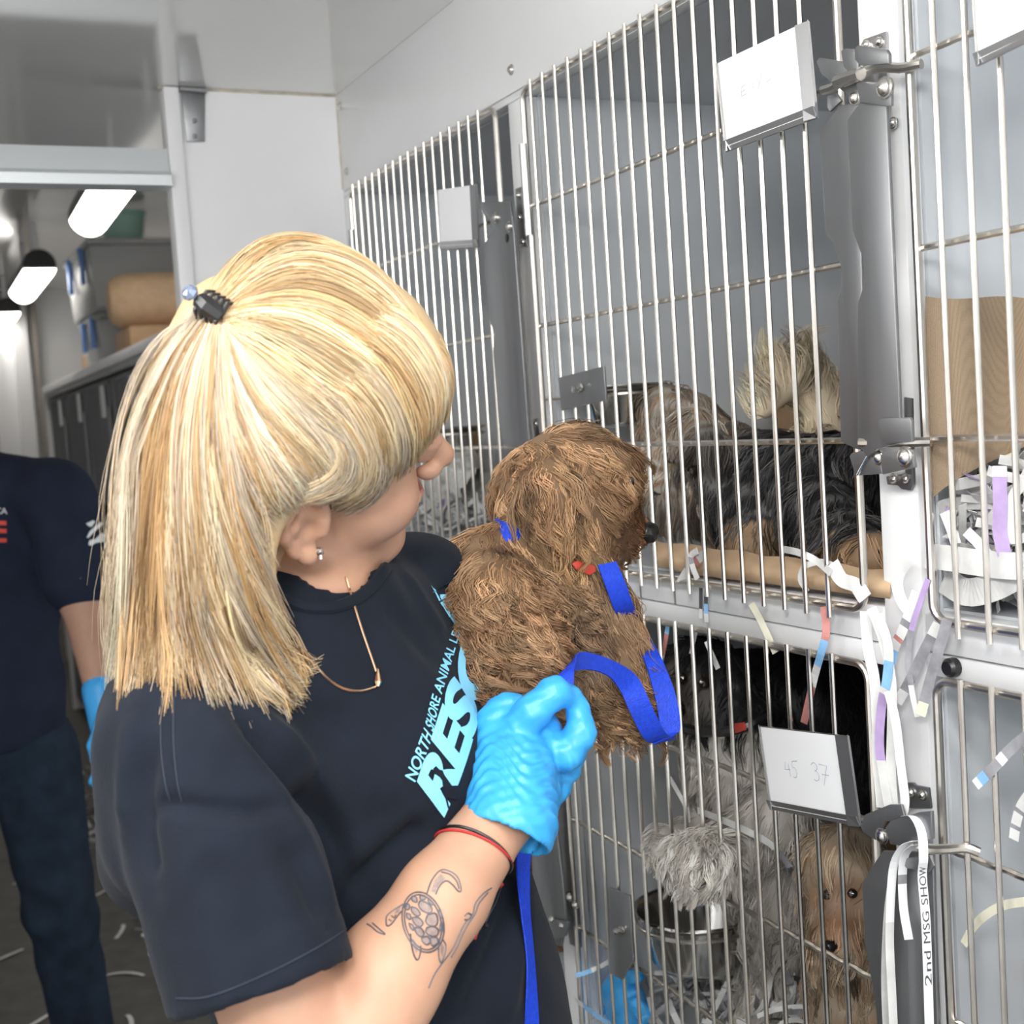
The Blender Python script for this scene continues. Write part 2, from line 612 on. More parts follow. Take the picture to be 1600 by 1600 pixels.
M = {
    'panel': mat('white_panel', (0.86, 0.865, 0.875), 0.32, var=0.015, scale=6, coat=0.25),
    'ceiling': mat('glossy_ceiling_panel', (0.74, 0.74, 0.72), 0.12, var=0.02, scale=5, spec=0.9, coat=0.6),
    'seam': mat('grey_caulk', (0.30, 0.28, 0.25), 0.7, var=0.2, scale=60),
    'yellow_seal': mat('yellowed_sealant', (0.55, 0.50, 0.40), 0.6, var=0.25, scale=50),
    'liner': mat('cage_liner', (0.60, 0.63, 0.66), 0.38, var=0.04, scale=8),
    'steel': mat('stainless_wire', (0.76, 0.72, 0.66), 0.28, 1.0, var=0.08, scale=40),
    'plate': mat('brushed_steel_plate', (0.30, 0.305, 0.315), 0.42, 0.85, var=0.10, scale=30, stretch=(1, 1, 0.08)),
    'bolt': mat('bolt_steel', (0.68, 0.66, 0.63), 0.25, 1.0),
    'alu': mat('aluminium_track', (0.74, 0.77, 0.79), 0.35, 0.4, var=0.04, scale=10, stretch=(0.05, 1, 1)),
    'card': mat('white_card', (0.90, 0.91, 0.92), 0.6, var=0.01),
    'holder': mat('card_holder_steel', (0.50, 0.50, 0.51), 0.3, 0.9),
    'ink': mat('pale_ink', (0.42, 0.45, 0.55), 0.7),
    'pencil': mat('grey_ink', (0.35, 0.36, 0.45), 0.7),
    'black': mat('black_plastic', (0.012, 0.012, 0.013), 0.35),
    'kraft': mat('kraft_paper', (0.60, 0.42, 0.26), 0.75, var=0.10, scale=30, bump=0.3, bscale=120),
    'card_brown': mat('brown_cardboard', (0.42, 0.27, 0.15), 0.75, var=0.12, scale=18),
    'paper': mat('newsprint_strip', (0.70, 0.70, 0.69), 0.75, var=0.12, scale=45),
    'paper_grey': mat('printed_grey_strip', (0.28, 0.28, 0.30), 0.7, var=0.3, scale=60),
    'paper_lilac': mat('lilac_printed_strip', (0.45, 0.33, 0.58), 0.7, var=0.15, scale=60),
    'paper_blue': mat('blue_printed_strip', (0.25, 0.50, 0.80), 0.7, var=0.15, scale=60),
    'paper_red': mat('red_printed_strip', (0.52, 0.22, 0.20), 0.7, var=0.2, scale=60),
    'paper_cream': mat('cream_strip', (0.72, 0.70, 0.56), 0.7, var=0.1, scale=60),
    'print_ink': mat('newsprint_ink', (0.08, 0.08, 0.09), 0.7),
    'floor': mat('dark_floor', (0.085, 0.080, 0.070), 0.55, var=0.25, scale=14),
    'shirt': mat('navy_cotton', (0.0078, 0.0112, 0.0190), 0.88, var=0.16, scale=26, bump=0.25, bscale=420, spec=0.18, sheen=0.04),
    'thread': mat('shirt_stitching', (0.030, 0.038, 0.055), 0.9, spec=0.2),
    'shirt_man': mat('navy_tee', (0.013, 0.018, 0.036), 0.9, var=0.15, scale=20, spec=0.2),
    'jeans': mat('dark_denim', (0.012, 0.021, 0.036), 0.9, var=0.30, scale=24, bump=0.3, bscale=300, spec=0.2),
    'skin': mat('fair_skin', (0.53, 0.30, 0.20), 0.48, var=0.07, scale=35, bump=0.06, bscale=500, spec=0.4, sss=0.18),
    'skin_man': mat('tanned_skin', (0.40, 0.23, 0.16), 0.5, var=0.06, scale=30, sss=0.1),
    'glove': mat('blue_nitrile', (0.045, 0.36, 0.78), 0.36, var=0.06, scale=30, bump=0.35, bscale=75, spec=0.5),
    'print_blue': mat('light_blue_print', (0.25, 0.66, 0.92), 0.6, var=0.05, scale=80),
    'print_red': mat('red_print', (0.62, 0.06, 0.04), 0.7),
    'print_white': mat('white_print', (0.66, 0.68, 0.70), 0.7),
    'tattoo': mat('tattoo_ink', (0.085, 0.085, 0.10), 0.5, var=0.15, scale=300),
    'tattoo_shade': mat('tattoo_shading', (0.26, 0.19, 0.17), 0.5, var=0.2, scale=300),
    'gold': mat('rose_gold', (0.86, 0.56, 0.36), 0.25, 1.0),
    'silver': mat('silver', (0.85, 0.85, 0.87), 0.15, 1.0),
    'cord_red': mat('red_cord', (0.48, 0.03, 0.03), 0.7),
    'leash': mat('blue_nylon_webbing', (0.008, 0.055, 0.62), 0.5, var=0.2, scale=300, bump=0.5, bscale=700),
    'tag_red': mat('red_tag', (0.50, 0.05, 0.03), 0.5),
    'bowl': mat('polished_steel_bowl', (0.55, 0.55, 0.54), 0.14, 1.0),
    'nose': mat('wet_black_nose', (0.010, 0.009, 0.009), 0.15, bump=0.4, bscale=300),
    'eye': mat('dark_eye', (0.015, 0.008, 0.005), 0.05, coat=1.0),
    'bin': mat('grey_plastic_bin', (0.42, 0.43, 0.43), 0.45),
    'bin_blue': mat('blue_plastic_clip', (0.16, 0.32, 0.70), 0.4),
    'mint': mat('mint_plastic', (0.40, 0.66, 0.58), 0.4),
    'far_door': mat('grey_cage_door', (0.25, 0.245, 0.235), 0.45, 0.3, var=0.12, scale=9),
    'seat_dark': mat('shoe_black', (0.02, 0.02, 0.02), 0.5),
    'fur': attr_mat('fur_locks', 0.5, 0.35, trans=0.12),
    'hair': attr_mat('blond_hair', 0.38, 0.5, trans=0.22),
    'lens': emit('fill_lamp_lens', (1.0, 0.985, 0.96), LAMP_FILL),
    'lens_far': emit('lamp_lens_far', (1.0, 0.95, 0.88), LAMP_FAR),
}

# ------------------------------------------------------------------ the room
D = 0.82            # x of the front face of the cage bank
CEIL = 2.075
YP = 2.373          # the partition across the truck


def struct(name, lo, hi, m, parent=None, bevel=0.0, smooth=False):
    o = obj(name, MB().box(lo, hi).mesh(name, smooth=smooth or bevel > 0, bevel=bevel), m, parent)
    if parent is None:
        o['kind'] = 'structure'
    return o


floor = struct('floor', (-0.95, -2.2, -0.05), (2.2, 9.4, 0.0), M['floor'])
ceil = struct('ceiling', (-0.95, -2.2, CEIL), (1.6, 3.0, CEIL + 0.05), M['ceiling'])
ceil2 = struct('ceiling_passage', (-0.95, 3.0, 2.52), (2.2, 9.4, 2.57), M['ceiling'])
struct('trim_1', (-0.95, 2.98, CEIL + 0.05), (2.2, 3.0, 2.57), M['panel'])
struct('wall_left', (-1.0, -2.2, 0), (-0.95, 9.4, 2.57), M['panel'])
struct('wall_far', (-0.95, 9.3, 0), (2.2, 9.4, 2.57), M['panel'])
struct('wall_passage_right', (1.75, 3.0, 0), (1.8, 9.3, 2.57), M['panel'])
# partition panel with its white edge strip and yellowed sealant along the ceiling
wb = struct('wall_back', (0.525, YP, 0.0), (D + 0.9, YP + 0.03, CEIL), M['panel'])
obj('edge_strip', MB().box((0.497, YP - 0.012, 0.0), (0.5245, YP + 0.035, CEIL - 0.001)).mesh('edge_strip', bevel=0.003), M['panel'], wb)
obj('sealant', MB().tube([(0.49, YP, CEIL - 0.001), (D, YP, CEIL - 0.001)], 0.003, 6).mesh('sealant'), M['yellow_seal'], wb)
obj('sealant', MB().tube([(D, YP, CEIL), (D, YP, 1.9)], 0.002, 6).mesh('sealant'), M['yellow_seal'], wb)
# aluminium sliding-door track
tr = obj('trim_2', MB().prism([(-0.95, YP + 0.01, 1.968), (-0.95, YP - 0.005, 1.966), (-0.95, YP - 0.012, 1.925),
                               (-0.95, YP - 0.026, 1.916), (-0.95, YP - 0.026, 1.898), (-0.95, YP + 0.01, 1.894)],
                              (1.446, 0, 0)).mesh('trim_2', smooth=False), M['alu'], kind='structure')
# strap hinge screwed to the partition under the ceiling
hb = thing('strap_hinge', 'small steel strap hinge under the ceiling at the top of the white partition', 'hinge', (0.557, YP, 2.03))
o1 = MB().prism([onY(*p, YP - 0.001) for p in ((281, 136), (320, 140), (319, 222), (291, 222))], (0, -0.004, 0))
obj('strap', o1.mesh('strap', bevel=0.0012), M['plate'], hb)
obj('hinge_knuckle', MB().tube([onY(280, 138, YP - 0.009), onY(321, 141, YP - 0.009)], 0.0065, 10).mesh('hinge_knuckle'), M['plate'], hb)
for py in (189, 213):
    p = onY(304, py, YP - 0.005)
    obj('screw', MB().lathe(p, (0, -1, 0), [(0.0045, -0.001), (0.0042, 0.0015), (0.002, 0.003), (0.0001, 0.003)], 10).mesh('screw'), M['plate'], hb)

# front of the cage bank: fascia, posts and rails of white board
wr = bpy.data.objects.new('wall_right', None)
COL.objects.link(wr)
wr['kind'] = 'structure'
WLOC['wall_right'] = np.zeros(3)
PITCH = 0.717
COLS = [2.253, 1.536, 0.819]          # y of the first bar of each column's doors
YR = -0.62


def board(name, lo, hi, bevel=0.0015):
    return obj(name, MB().box(lo, hi).mesh(name, bevel=bevel), M['panel'], wr)


board('fascia_panel', (D, YR, 1.8955), (D + 0.02, YP, CEIL))
board('header_strip', (D, YR, 1.884), (D + 0.02, YP, 1.8945))
obj('seam_backing', MB().box((D + 0.012, YR, 0.0), (D + 0.0195, YP, 0.02)).mesh('seam_backing'), M['seam'], wr, loc=(0, 0, 1.885))
board('post', (D, 2.253 + 0.064, 0.0), (D + 0.02, YP, 1.8835))
for y0 in COLS:
    board('post', (D, y0 - 0.602 - 0.050, 0.0), (D + 0.02, y0 - 0.602, 1.8835))
for y0 in COLS:
    ya, yb = y0 - 0.602, y0 + 0.064
    board('upper_rail', (D, ya + 0.001, 1.2175), (D + 0.02, yb - 0.001, 1.252))
    board('lower_rail', (D, ya + 0.001, 1.196), (D + 0.02, yb - 0.001, 1.2160))
    board('sill_rail', (D, ya + 0.001, 0.545), (D + 0.02, yb - 0.001, 0.585))
    board('kick_panel', (D, ya + 0.001, 0.0), (D + 0.02, yb - 0.001, 0.543))
obj('seam_backing', MB().box((D + 0.012, YR, 0.0), (D + 0.0195, YP, 0.02)).mesh('seam_backing'), M['seam'], wr, loc=(0, 0, 1.207))


def bolt_mesh(r=0.006, h=0.005):
    return MB().lathe((0, 0, 0), (-1, 0, 0), [(r * 1.25, -0.001), (r * 1.25, 0.0008), (r, 0.001), (r * 0.95, h * 0.55), (r * 0.55, h), (0.0001, h * 1.1)], 12).mesh('bolt')


BOLT = bolt_mesh()
BOLT_S = bolt_mesh(0.0042, 0.004)
for px, py in ((799, 109), (531, 165), (541, 268), (1500 - 1, -60)):
    obj('bolt', BOLT, M['bolt'], wr, loc=onX(px, py, D - 0.0005))

# ------------------------------------------------------------------ the cages
XB, XF, XR = 0.797, 0.803, 0.8055       # x of the bars, the door frames, the rungs
BAR_R, FR_R, RG_R = 0.0026, 0.0040, 0.0031
bar_mesh = {}


def bar_of(z0, z1):
    k = (round(z0, 4), round(z1, 4))
    if k not in bar_mesh:
        bar_mesh[k] = MB().tube([(0, 0, z0), (0, 0, z1)], BAR_R, 8).mesh('bar')
    return bar_mesh[k]


def rounded_rect(y0, y1, z0, z1, x, r=0.016, n=5):
    pts = []
    for cy, cz, a0 in ((y1 - r, z1 - r, 0), (y0 + r, z1 - r, 90), (y0 + r, z0 + r, 180), (y1 - r, z0 + r, 270)):
        for i in range(n + 1):
            a = math.radians(a0 + 90 * i / n)
            pts.append((x, cy + r * math.cos(a), cz + r * math.sin(a)))
    return pts


def cage(label, col, row):
    y0 = COLS[col]
    ya, yb = y0 - 0.602, y0 + 0.062
    zb, zt = ((1.254, 1.883), (0.587, 1.194))[row]
    t = thing('kennel_cage', label, 'cage', (D + 0.3, (ya + yb) / 2, zb), group='stainless barred cages along the right wall')
    xi, xo, th = D + 0.0205, D + 0.66, 0.010
    for nm, lo, hi in (('side_panel', (xi, yb, zb - th), (xo, yb + th, zt + th)), ('side_panel', (xi, ya - th, zb - th), (xo, ya, zt + th)),
                       ('back_panel', (xo, ya - th, zb - th), (xo + th, yb + th, zt + th)),
                       ('ceiling_panel', (xi, ya + 0.0005, zt), (xo - 0.0005, yb - 0.0005, zt + th)),
                       ('floor_panel', (xi, ya + 0.0005, zb - th), (xo - 0.0005, yb - 0.0005, zb))):
        obj(nm, MB().box(lo, hi).mesh(nm, smooth=False), M['liner'], t)
    # the door: a part of the cage, its wires are sub-parts
    f0, f1 = y0 - 0.595, y0 + 0.0345
    d0, d1 = (1.2505, 1.881) if row == 0 else (0.5695, 1.1985)
    door = obj('door', MB().tube(rounded_rect(f0, f1, d0, d1, XF), FR_R, 10, closed=True).mesh('door'), M['steel'], t)
    for i in range(17):
        obj('bar', bar_of(d0 - 0.011, d1 + 0.006), M['steel'], door, loc=(XB, y0 - 0.0344 * i, 0))
    rz = [1.730, 1.570, 1.408] if row == 0 else [1.047, 0.891, 0.737]
    for z in rz:
        pts = [(XR + 0.0010 * math.cos(2 * math.pi * (y - y0) / 0.0344), y, z) for y in np.linspace(f1, f0 + (0.0 if z != rz[1] else 0), 74)]
        obj('rung', MB().tube(pts, RG_R, 7).mesh('rung'), M['steel'], door)
    return t, door


C = {}
LAB = {(0, 0): 'farthest upper barred cage, next to the white partition', (1, 0): 'upper barred cage behind the held brown dog, black and tan dog inside',
       (2, 0): 'upper right barred cage lined with a hanging sheet of kraft paper', (0, 1): 'lower barred cage at the hip of the woman, mostly hidden by her',
       (1, 1): 'lower barred cage with steel bowl and a white paw through its bars', (2, 1): 'lower right barred cage with a red-brown curly dog inside'}
for key, lab in LAB.items():
    C[key] = cage(lab, *key)


def plate(name, pts, X, th, parent, m='plate', bevel=0.0008, toward=-1):
    mb = MB().prism([onX(px, py, X) for px, py in pts], (toward * th, 0, 0))
    return obj(name, mb.mesh(name, bevel=bevel), M[m], parent)


def pbolt(px, py, X, parent, s=False, sc=1.0):
    o = obj('bolt', BOLT_S if s else BOLT, M['bolt'], parent, loc=onX(px, py, X))
    o.scale = (sc, sc, sc)
    return o


# latch blades of the upper middle door (two overlapping folded plates) with its pivot hardware
d2 = C[(1, 0)][0]
o = plate('latch_blade', [(1286, 205), (1316, 166), (1345, 160), (1358, 690), (1345, 702), (1319, 690), (1314, 470), (1321, 445), (1319, 415), (1306, 378), (1295, 365)], 0.790, 0.004, d2)
o = plate('latch_blade', [(1329, 188), (1349, 160), (1390, 166), (1409, 600), (1412, 692), (1378, 700), (1360, 715), (1345, 690), (1345, 475), (1357, 440), (1354, 405), (1337, 360)], 0.776, 0.004, d2)
plate('pivot_plate', [(1279, 96), (1284, 90), (1318, 96), (1334, 112), (1346, 135), (1330, 150), (1304, 130), (1287, 116)], 0.784, 0.003, d2)
plate('pivot_plate', [(1318, 80), (1324, 76), (1338, 77), (1345, 92), (1345, 126), (1322, 105)], 0.780, 0.003, d2)
o = plate('pivot_plate', [(1341, 76), (1346, 71), (1390, 78), (1394, 85), (1394, 100), (1350, 103), (1341, 94)], 0.772, 0.004, d2)
o = plate('pivot_plate', [(1343, 131), (1347, 127), (1393, 130), (1397, 140), (1397, 166), (1349, 160)], 0.772, 0.004, d2)
plate('strike_bracket', [(1352, 62), (1388, 49), (1393, 200), (1384, 202), (1376, 172), (1352, 165)], D - 0.0005, 0.003, d2, m='holder')
for px, py in ((1354, 70), (1374, 65), (1396, 192)):
    pbolt(px, py, D - 0.004, d2, True)
pbolt(1383, 137, 0.767, d2, sc=1.25)
pbolt(1336, 153, 0.776, d2, sc=0.9)
obj('hook', MB().tube([onX(px, py, X) for px, py, X in ((1286, 141, 0.776), (1300, 137, 0.774), (1318, 127, 0.770))], 0.0042, 8).mesh('hook'), M['bolt'], d2)
obj('hook', MB().tube([onX(px, py, X) for px, py, X in ((1308, 128, 0.768), (1326, 121, 0.766), (1345, 115, 0.765))], 0.0058, 8).mesh('hook'), M['bolt'], d2)
plate('clasp', [(1296, 150), (1310, 146), (1318, 158), (1300, 175), (1296, 168)], 0.789, 0.003, d2)
# lower pivot
plate('strike_bracket', [(1416, 620), (1428, 622), (1431, 756), (1427, 766), (1412, 764), (1406, 758), (1390, 757), (1388, 744), (1418, 740)], D - 0.0005, 0.003, d2)
plate('pivot_plate', [(1377, 659), (1382, 653), (1426, 652), (1429, 657), (1430, 690), (1386, 692), (1379, 684)], 0.770, 0.004, d2)
plate('pivot_plate', [(1381, 711), (1386, 707), (1430, 702), (1434, 730), (1384, 741)], 0.770, 0.004, d2)
plate('pivot_plate', [(1331, 712), (1335, 707), (1352, 704), (1376, 704), (1382, 740), (1340, 743)], 0.782, 0.003, d2)
pbolt(1415, 714, 0.766, d2, sc=1.25)
pbolt(1373, 715, 0.778, d2, sc=0.9)
for px, py in ((1397, 748), (1416, 748)):
    pbolt(px, py, D - 0.004, d2, True)
obj('fold_line', MB().tube([onX(1340, 742, 0.7765), onX(1356, 712, 0.7765)], 0.0012, 6).mesh('fold_line'), M['bolt'], d2)

# latch of the far upper door
d1 = C[(0, 0)][0]
plate('latch_blade', [(752, 322), (757, 315), (800, 315), (806, 360), (830, 688), (818, 702), (791, 694), (783, 660), (774, 548), (776, 520), (768, 498), (766, 480), (758, 384), (777, 356), (762, 336)], 0.790, 0.004, d1)
pbolt(775, 340, 0.785, d1)
pbolt(796, 354, 0.785, d1)
obj('hole_rim', MB().lathe(onX(792, 372, 0.7855), (-1, 0, 0), [(0.0001, 0.0004), (0.0055, 0.0004), (0.0062, 0.0)], 12).mesh('hole_rim'), M['black'], d1)


def hinge(cagething, pa, pb, X=0.800):
    """a butt hinge: leaf, knuckle and two bolts, at the left edge of a door"""
    a, b = onX(*pa, X), onX(*pb, X)
    obj('hinge_knuckle', MB().tube([a + (a - b) * 0.05, b], 0.006, 10).mesh('hinge_knuckle'), M['holder'], cagething)


hinge(d2, (818, 232), (827, 368))
plate('hinge_leaf', [(808, 295), (816, 292), (826, 385), (814, 385)], D - 0.0005, 0.003, d2)
for px, py in ((811, 305), (813, 340), (818, 378)):
    pbolt(px, py, D - 0.004, d2, True)
plate('hinge_leaf', [(832, 655), (842, 653), (850, 700), (838, 705)], D - 0.0005, 0.003, d2, m='holder')
pbolt(838, 662, D - 0.004, d2, True)
hinge(d1, (549, 362), (553, 412))
plate('hinge_leaf', [(546, 360), (549, 360), (553, 415), (549, 415)], D - 0.0005, 0.003, d1)

# sliding bowl bracket plates on the doors (steel plate + wing nut)
for key, pts, nut, lab in (((1, 0), [(875, 590), (946, 572), (950, 625), (880, 641)], (908, 606), 'upper'),
                           ((1, 1), [(955, 1386), (987, 1400), (992, 1500), (975, 1530), (955, 1520)], (973, 1453), 'lower')):
    dr = C[key][1]
    plate('bowl_bracket', pts, 0.793, 0.003, dr, bevel=0.0006)
    c = onX(*nut, 0.789)
    mb = MB().lathe(c, (-1, 0, 0), [(0.0055, 0), (0.0055, 0.003), (0.0035, 0.004), (0.0032, 0.012), (0.0001, 0.013)], 10)
    mb.tube([c + np.array([-0.006, 0.011, -0.003]), c + np.array([-0.006, 0.004, -0.001])], [0.0022, 0.0038], 7)
    mb.tube([c + np.array([-0.006, -0.011, 0.003]), c + np.array([-0.006, -0.004, 0.001])], [0.0022, 0.0038], 7)
    obj('wing_nut', mb.mesh('wing_nut'), M['bolt'], dr)

# latch of the lower middle door with the hook rod of the lower right door
d4 = C[(1, 1)][0]
plate('latch_blade', [(1352, 1378), (1384, 1328), (1442, 1330), (1462, 1330), (1470, 1610), (1478, 1720), (1385, 1720), (1376, 1605), (1372, 1560), (1356, 1470)], 0.784, 0.004, d4)
plate('pivot_plate', [(1348, 1290), (1355, 1272), (1394, 1256), (1412, 1256), (1420, 1286), (1388, 1282), (1372, 1312), (1352, 1300)], 0.776, 0.003, d4)
plate('pivot_plate', [(1388, 1292), (1396, 1282), (1440, 1268), (1460, 1266), (1462, 1310), (1412, 1320), (1396, 1318)], 0.770, 0.004, d4)
plate('pivot_plate', [(1412, 1345), (1420, 1340), (1456, 1335), (1464, 1352), (1455, 1362), (1420, 1356)], 0.774, 0.003, d4)
plate('strike_bracket', [(1418, 1222), (1430, 1222), (1434, 1226), (1454, 1230), (1458, 1262), (1424, 1262)], D - 0.0005, 0.003, d4)
pbolt(1424, 1238, D - 0.004, d4, True)
pbolt(1442, 1242, D - 0.004, d4, True)
pbolt(1378, 1306, 0.770, d4)
# latch of the lower left door, near the woman's hip
d6 = C[(0, 1)][0]
plate('latch_blade', [(826, 1150), (862, 1160), (868, 1250), (884, 1390), (888, 1440), (880, 1478), (856, 1470), (838, 1420)], 0.786, 0.004, d6)
plate('pivot_plate', [(852, 1440), (868, 1436), (892, 1440), (886, 1462), (860, 1470)], 0.778, 0.003, d6)
for px, py in ((862, 1437), (878, 1446), (890, 1402), (899, 1414)):
    pbolt(px, py, 0.776, d6, False, 0.8)
plate('hinge_leaf', [(884, 1392), (898, 1398), (906, 1420), (910, 1480), (896, 1474)], D - 0.0005, 0.006, d4)
# hook rods: the rungs of the right-hand doors run on past the post as latch rods
for key, pts in (((1, 0), [(1318, 129), (1345, 116), (1362, 108), (1385, 105), (1410, 106), (1440, 100)]),
                 ((1, 0), [(1343, 692), (1380, 692), (1420, 691), (1455, 690)]),
                 ((1, 1), [(1428, 1318), (1450, 1326), (1480, 1327), (1510, 1325), (1530, 1332)])):
    dr = C[key][1]
    obj('latch_rod', MB().tube([onX(px, py, X) for (px, py), X in zip(catmull(pts, 14), np.linspace(0.772, 0.800, 14))], 0.0044, 9).mesh('latch_rod'), M['steel'], dr)


# card holders hung on the bars
def card_holder(label, corners, X, writing=None, open_bottom=False):
    """corners (px): top-left, top-right, bottom-right, bottom-left; a folded steel tray with a white card"""
    c = [onX(*p, X) for p in corners]
    t = thing('card_holder', label, 'card holder', sum(c) / 4, group='card holders on the cage doors')
    tl, tr_, br, bl = c
    fw = 0.10
    mb = MB().prism(c, (0.0015, 0, 0))
    obj('tray', mb.mesh('tray', smooth=False), M['holder'], t)

    def lerp(a, b, s):
        return a + (b - a) * s
    up = 0.006
    ex = np.array([-1.0, 0, 0])
    for nm, a, b, ia, ib in (('lip', bl, br, lerp(bl, tl, 0.12), lerp(br, tr_, 0.12)), ('lip', tr_, br, lerp(tr_, tl, fw), lerp(br, bl, fw)), ('lip', tl, bl, lerp(tl, tr_, 0.05), lerp(bl, br, 0.05))):
        mb = MB().prism([a, b, ib + ex * up * 0.5, ia + ex * up * 0.5], ex * 0.0012)
        mb.prism([a, b, b + ex * 0.0012, a + ex * 0.0012], (0, 0, 0.0012))
        obj(nm, mb.mesh(nm, smooth=False), M['holder'], t)
    cp = [lerp(lerp(tl, tr_, 0.02), lerp(bl, br, 0.02), 0.005), lerp(lerp(tl, tr_, 0.95), lerp(bl, br, 0.95), 0.005),
          lerp(lerp(tl, tr_, 0.95), lerp(bl, br, 0.95), 0.95), lerp(lerp(tl, tr_, 0.02), lerp(bl, br, 0.02), 0.95)]
    cp = [p + ex * 0.002 for p in cp]
    cd = obj('card', MB().prism(cp, ex * 0.0006).mesh('card', smooth=False), M['card'], t)
    if writing:
        mb = MB()
        for stroke in writing:
            pts = []
            for (a, b) in stroke:
                pts.append(lerp(lerp(cp[0], cp[1], a), lerp(cp[3], cp[2], a), b) + ex * 0.0008)
            mb.tube(pts, 0.00035, 4)
        obj('handwriting', mb.mesh('handwriting'), M['pencil'] if writing is W4537 else M['ink'], cd)
    return t


def arc(cx, cy, rx, ry, a0, a1, n=8):
    return [(cx + rx * math.cos(math.radians(a0 + (a1 - a0) * i / n)), cy + ry * math.sin(math.radians(a0 + (a1 - a0) * i / n))) for i in range(n + 1)]


W4537 = [[(0.29, 0.40), (0.275, 0.50), (0.34, 0.49)], [(0.325, 0.42), (0.335, 0.58)], [(0.44, 0.37), (0.375, 0.385), (0.375, 0.46)], arc(0.385, 0.52, 0.035, 0.065, -90, 120),
         arc(0.64, 0.41, 0.035, 0.05, -160, 90), arc(0.645, 0.52, 0.04, 0.06, -90, 130), [(0.70, 0.37), (0.79, 0.38), (0.73, 0.62)], [(0.72, 0.49), (0.80, 0.49)]]
WPALE = [[(0.28, 0.40), (0.27, 0.50)], [(0.28, 0.40), (0.33, 0.38)], [(0.275, 0.45), (0.32, 0.44)], [(0.275, 0.50), (0.33, 0.49)], [(0.37, 0.47), (0.38, 0.38), (0.42, 0.46), (0.42, 0.36)],
         [(0.46, 0.37), (0.50, 0.44)], [(0.53, 0.34), (0.47, 0.50)], [(0.57, 0.46), (0.63, 0.44)]]
card_holder('blank white card in a small steel holder on the far upper cage door', [(684, 297), (744, 288), (749, 386), (688, 389)], 0.788)
card_holder('large white card in a tilted steel holder on the upper middle cage door', [(1119, 101), (1263, 33), (1277, 184), (1134, 238)], 0.780, WPALE)
card_holder('white card at the top right corner of the picture, on the upper right cage door', [(1516, -60), (1690, -125), (1700, 20), (1527, 104)], 0.780)
card_holder('white card numbered 45 and 37 in a steel holder on the lower cage door', [(1186, 1134), (1325, 1150), (1345, 1292), (1204, 1264)], 0.778, W4537)

# ------------------------------------------------------------------ lamps
def batten(name, label, a, b, w, lens, group):
    a, b = np.array(a, float), np.array(b, float)
    t = thing(name, label, 'lamp', (a + b) / 2, group)
    n = 12
    def half(r, a0, a1, k=10):
        return [(r * math.cos(math.radians(a0 + (a1 - a0) * i / k)), r * math.sin(math.radians(a0 + (a1 - a0) * i / k))) for i in range(k + 1)]
    ax = b - a
    up = [a + np.array([x, 0, z]) for x, z in half(w / 2, -12, 192)]
    obj('housing', MB().prism(up, ax).mesh('housing'), M['black'], t)
    dn = [a + np.array([x * 0.98, 0.004, z]) for x, z in half(w / 2, 193, 347)]
    obj('lens', MB().prism(dn, ax * 0.995).mesh('lens'), M[lens], t)
    for s in (0.15, 0.85):
        q = a + ax * s
        top = CEIL if q[1] < 3 else 2.52
        obj('bracket', MB().box((q[0] - 0.012, q[1] - 0.012, q[2] + w / 2 - 0.004), (q[0] + 0.012, q[1] + 0.012, top)).mesh('bracket'), M['holder'], t)
    return t


batten('batten_light', 'lamp over the aisle left of the camera', (-0.40, 0.15, 2.0), (-0.40, 1.35, 2.0), 0.16, 'lens', 'added fill lamps over the near aisle')  # this and the next are added, unseen, to brighten the aisle
batten('batten_light', 'second added fill lamp, unseen, over the aisle behind the camera, nearer the cages', (0.38, -0.75, 2.0), (0.38, 0.45, 2.0), 0.16, 'lens', 'added fill lamps over the near aisle')
ZL = 2.30
for lab, pa, pb in (('lit batten lamp right under the aluminium track, nearest of the passage lamps', (196, 250), (139, 338)),
                    ('lit batten lamp with a round black end cap, second along the passage', (62, 414), (36, 452)),
                    ('lit batten lamp cut by the left edge of the picture, farthest of the three', (12, 484), (-4, 508))):
    batten('batten_light', lab, onZ(*pa, ZL), onZ(*pb, ZL), 0.15, 'lens_far', 'batten lamps along the passage')

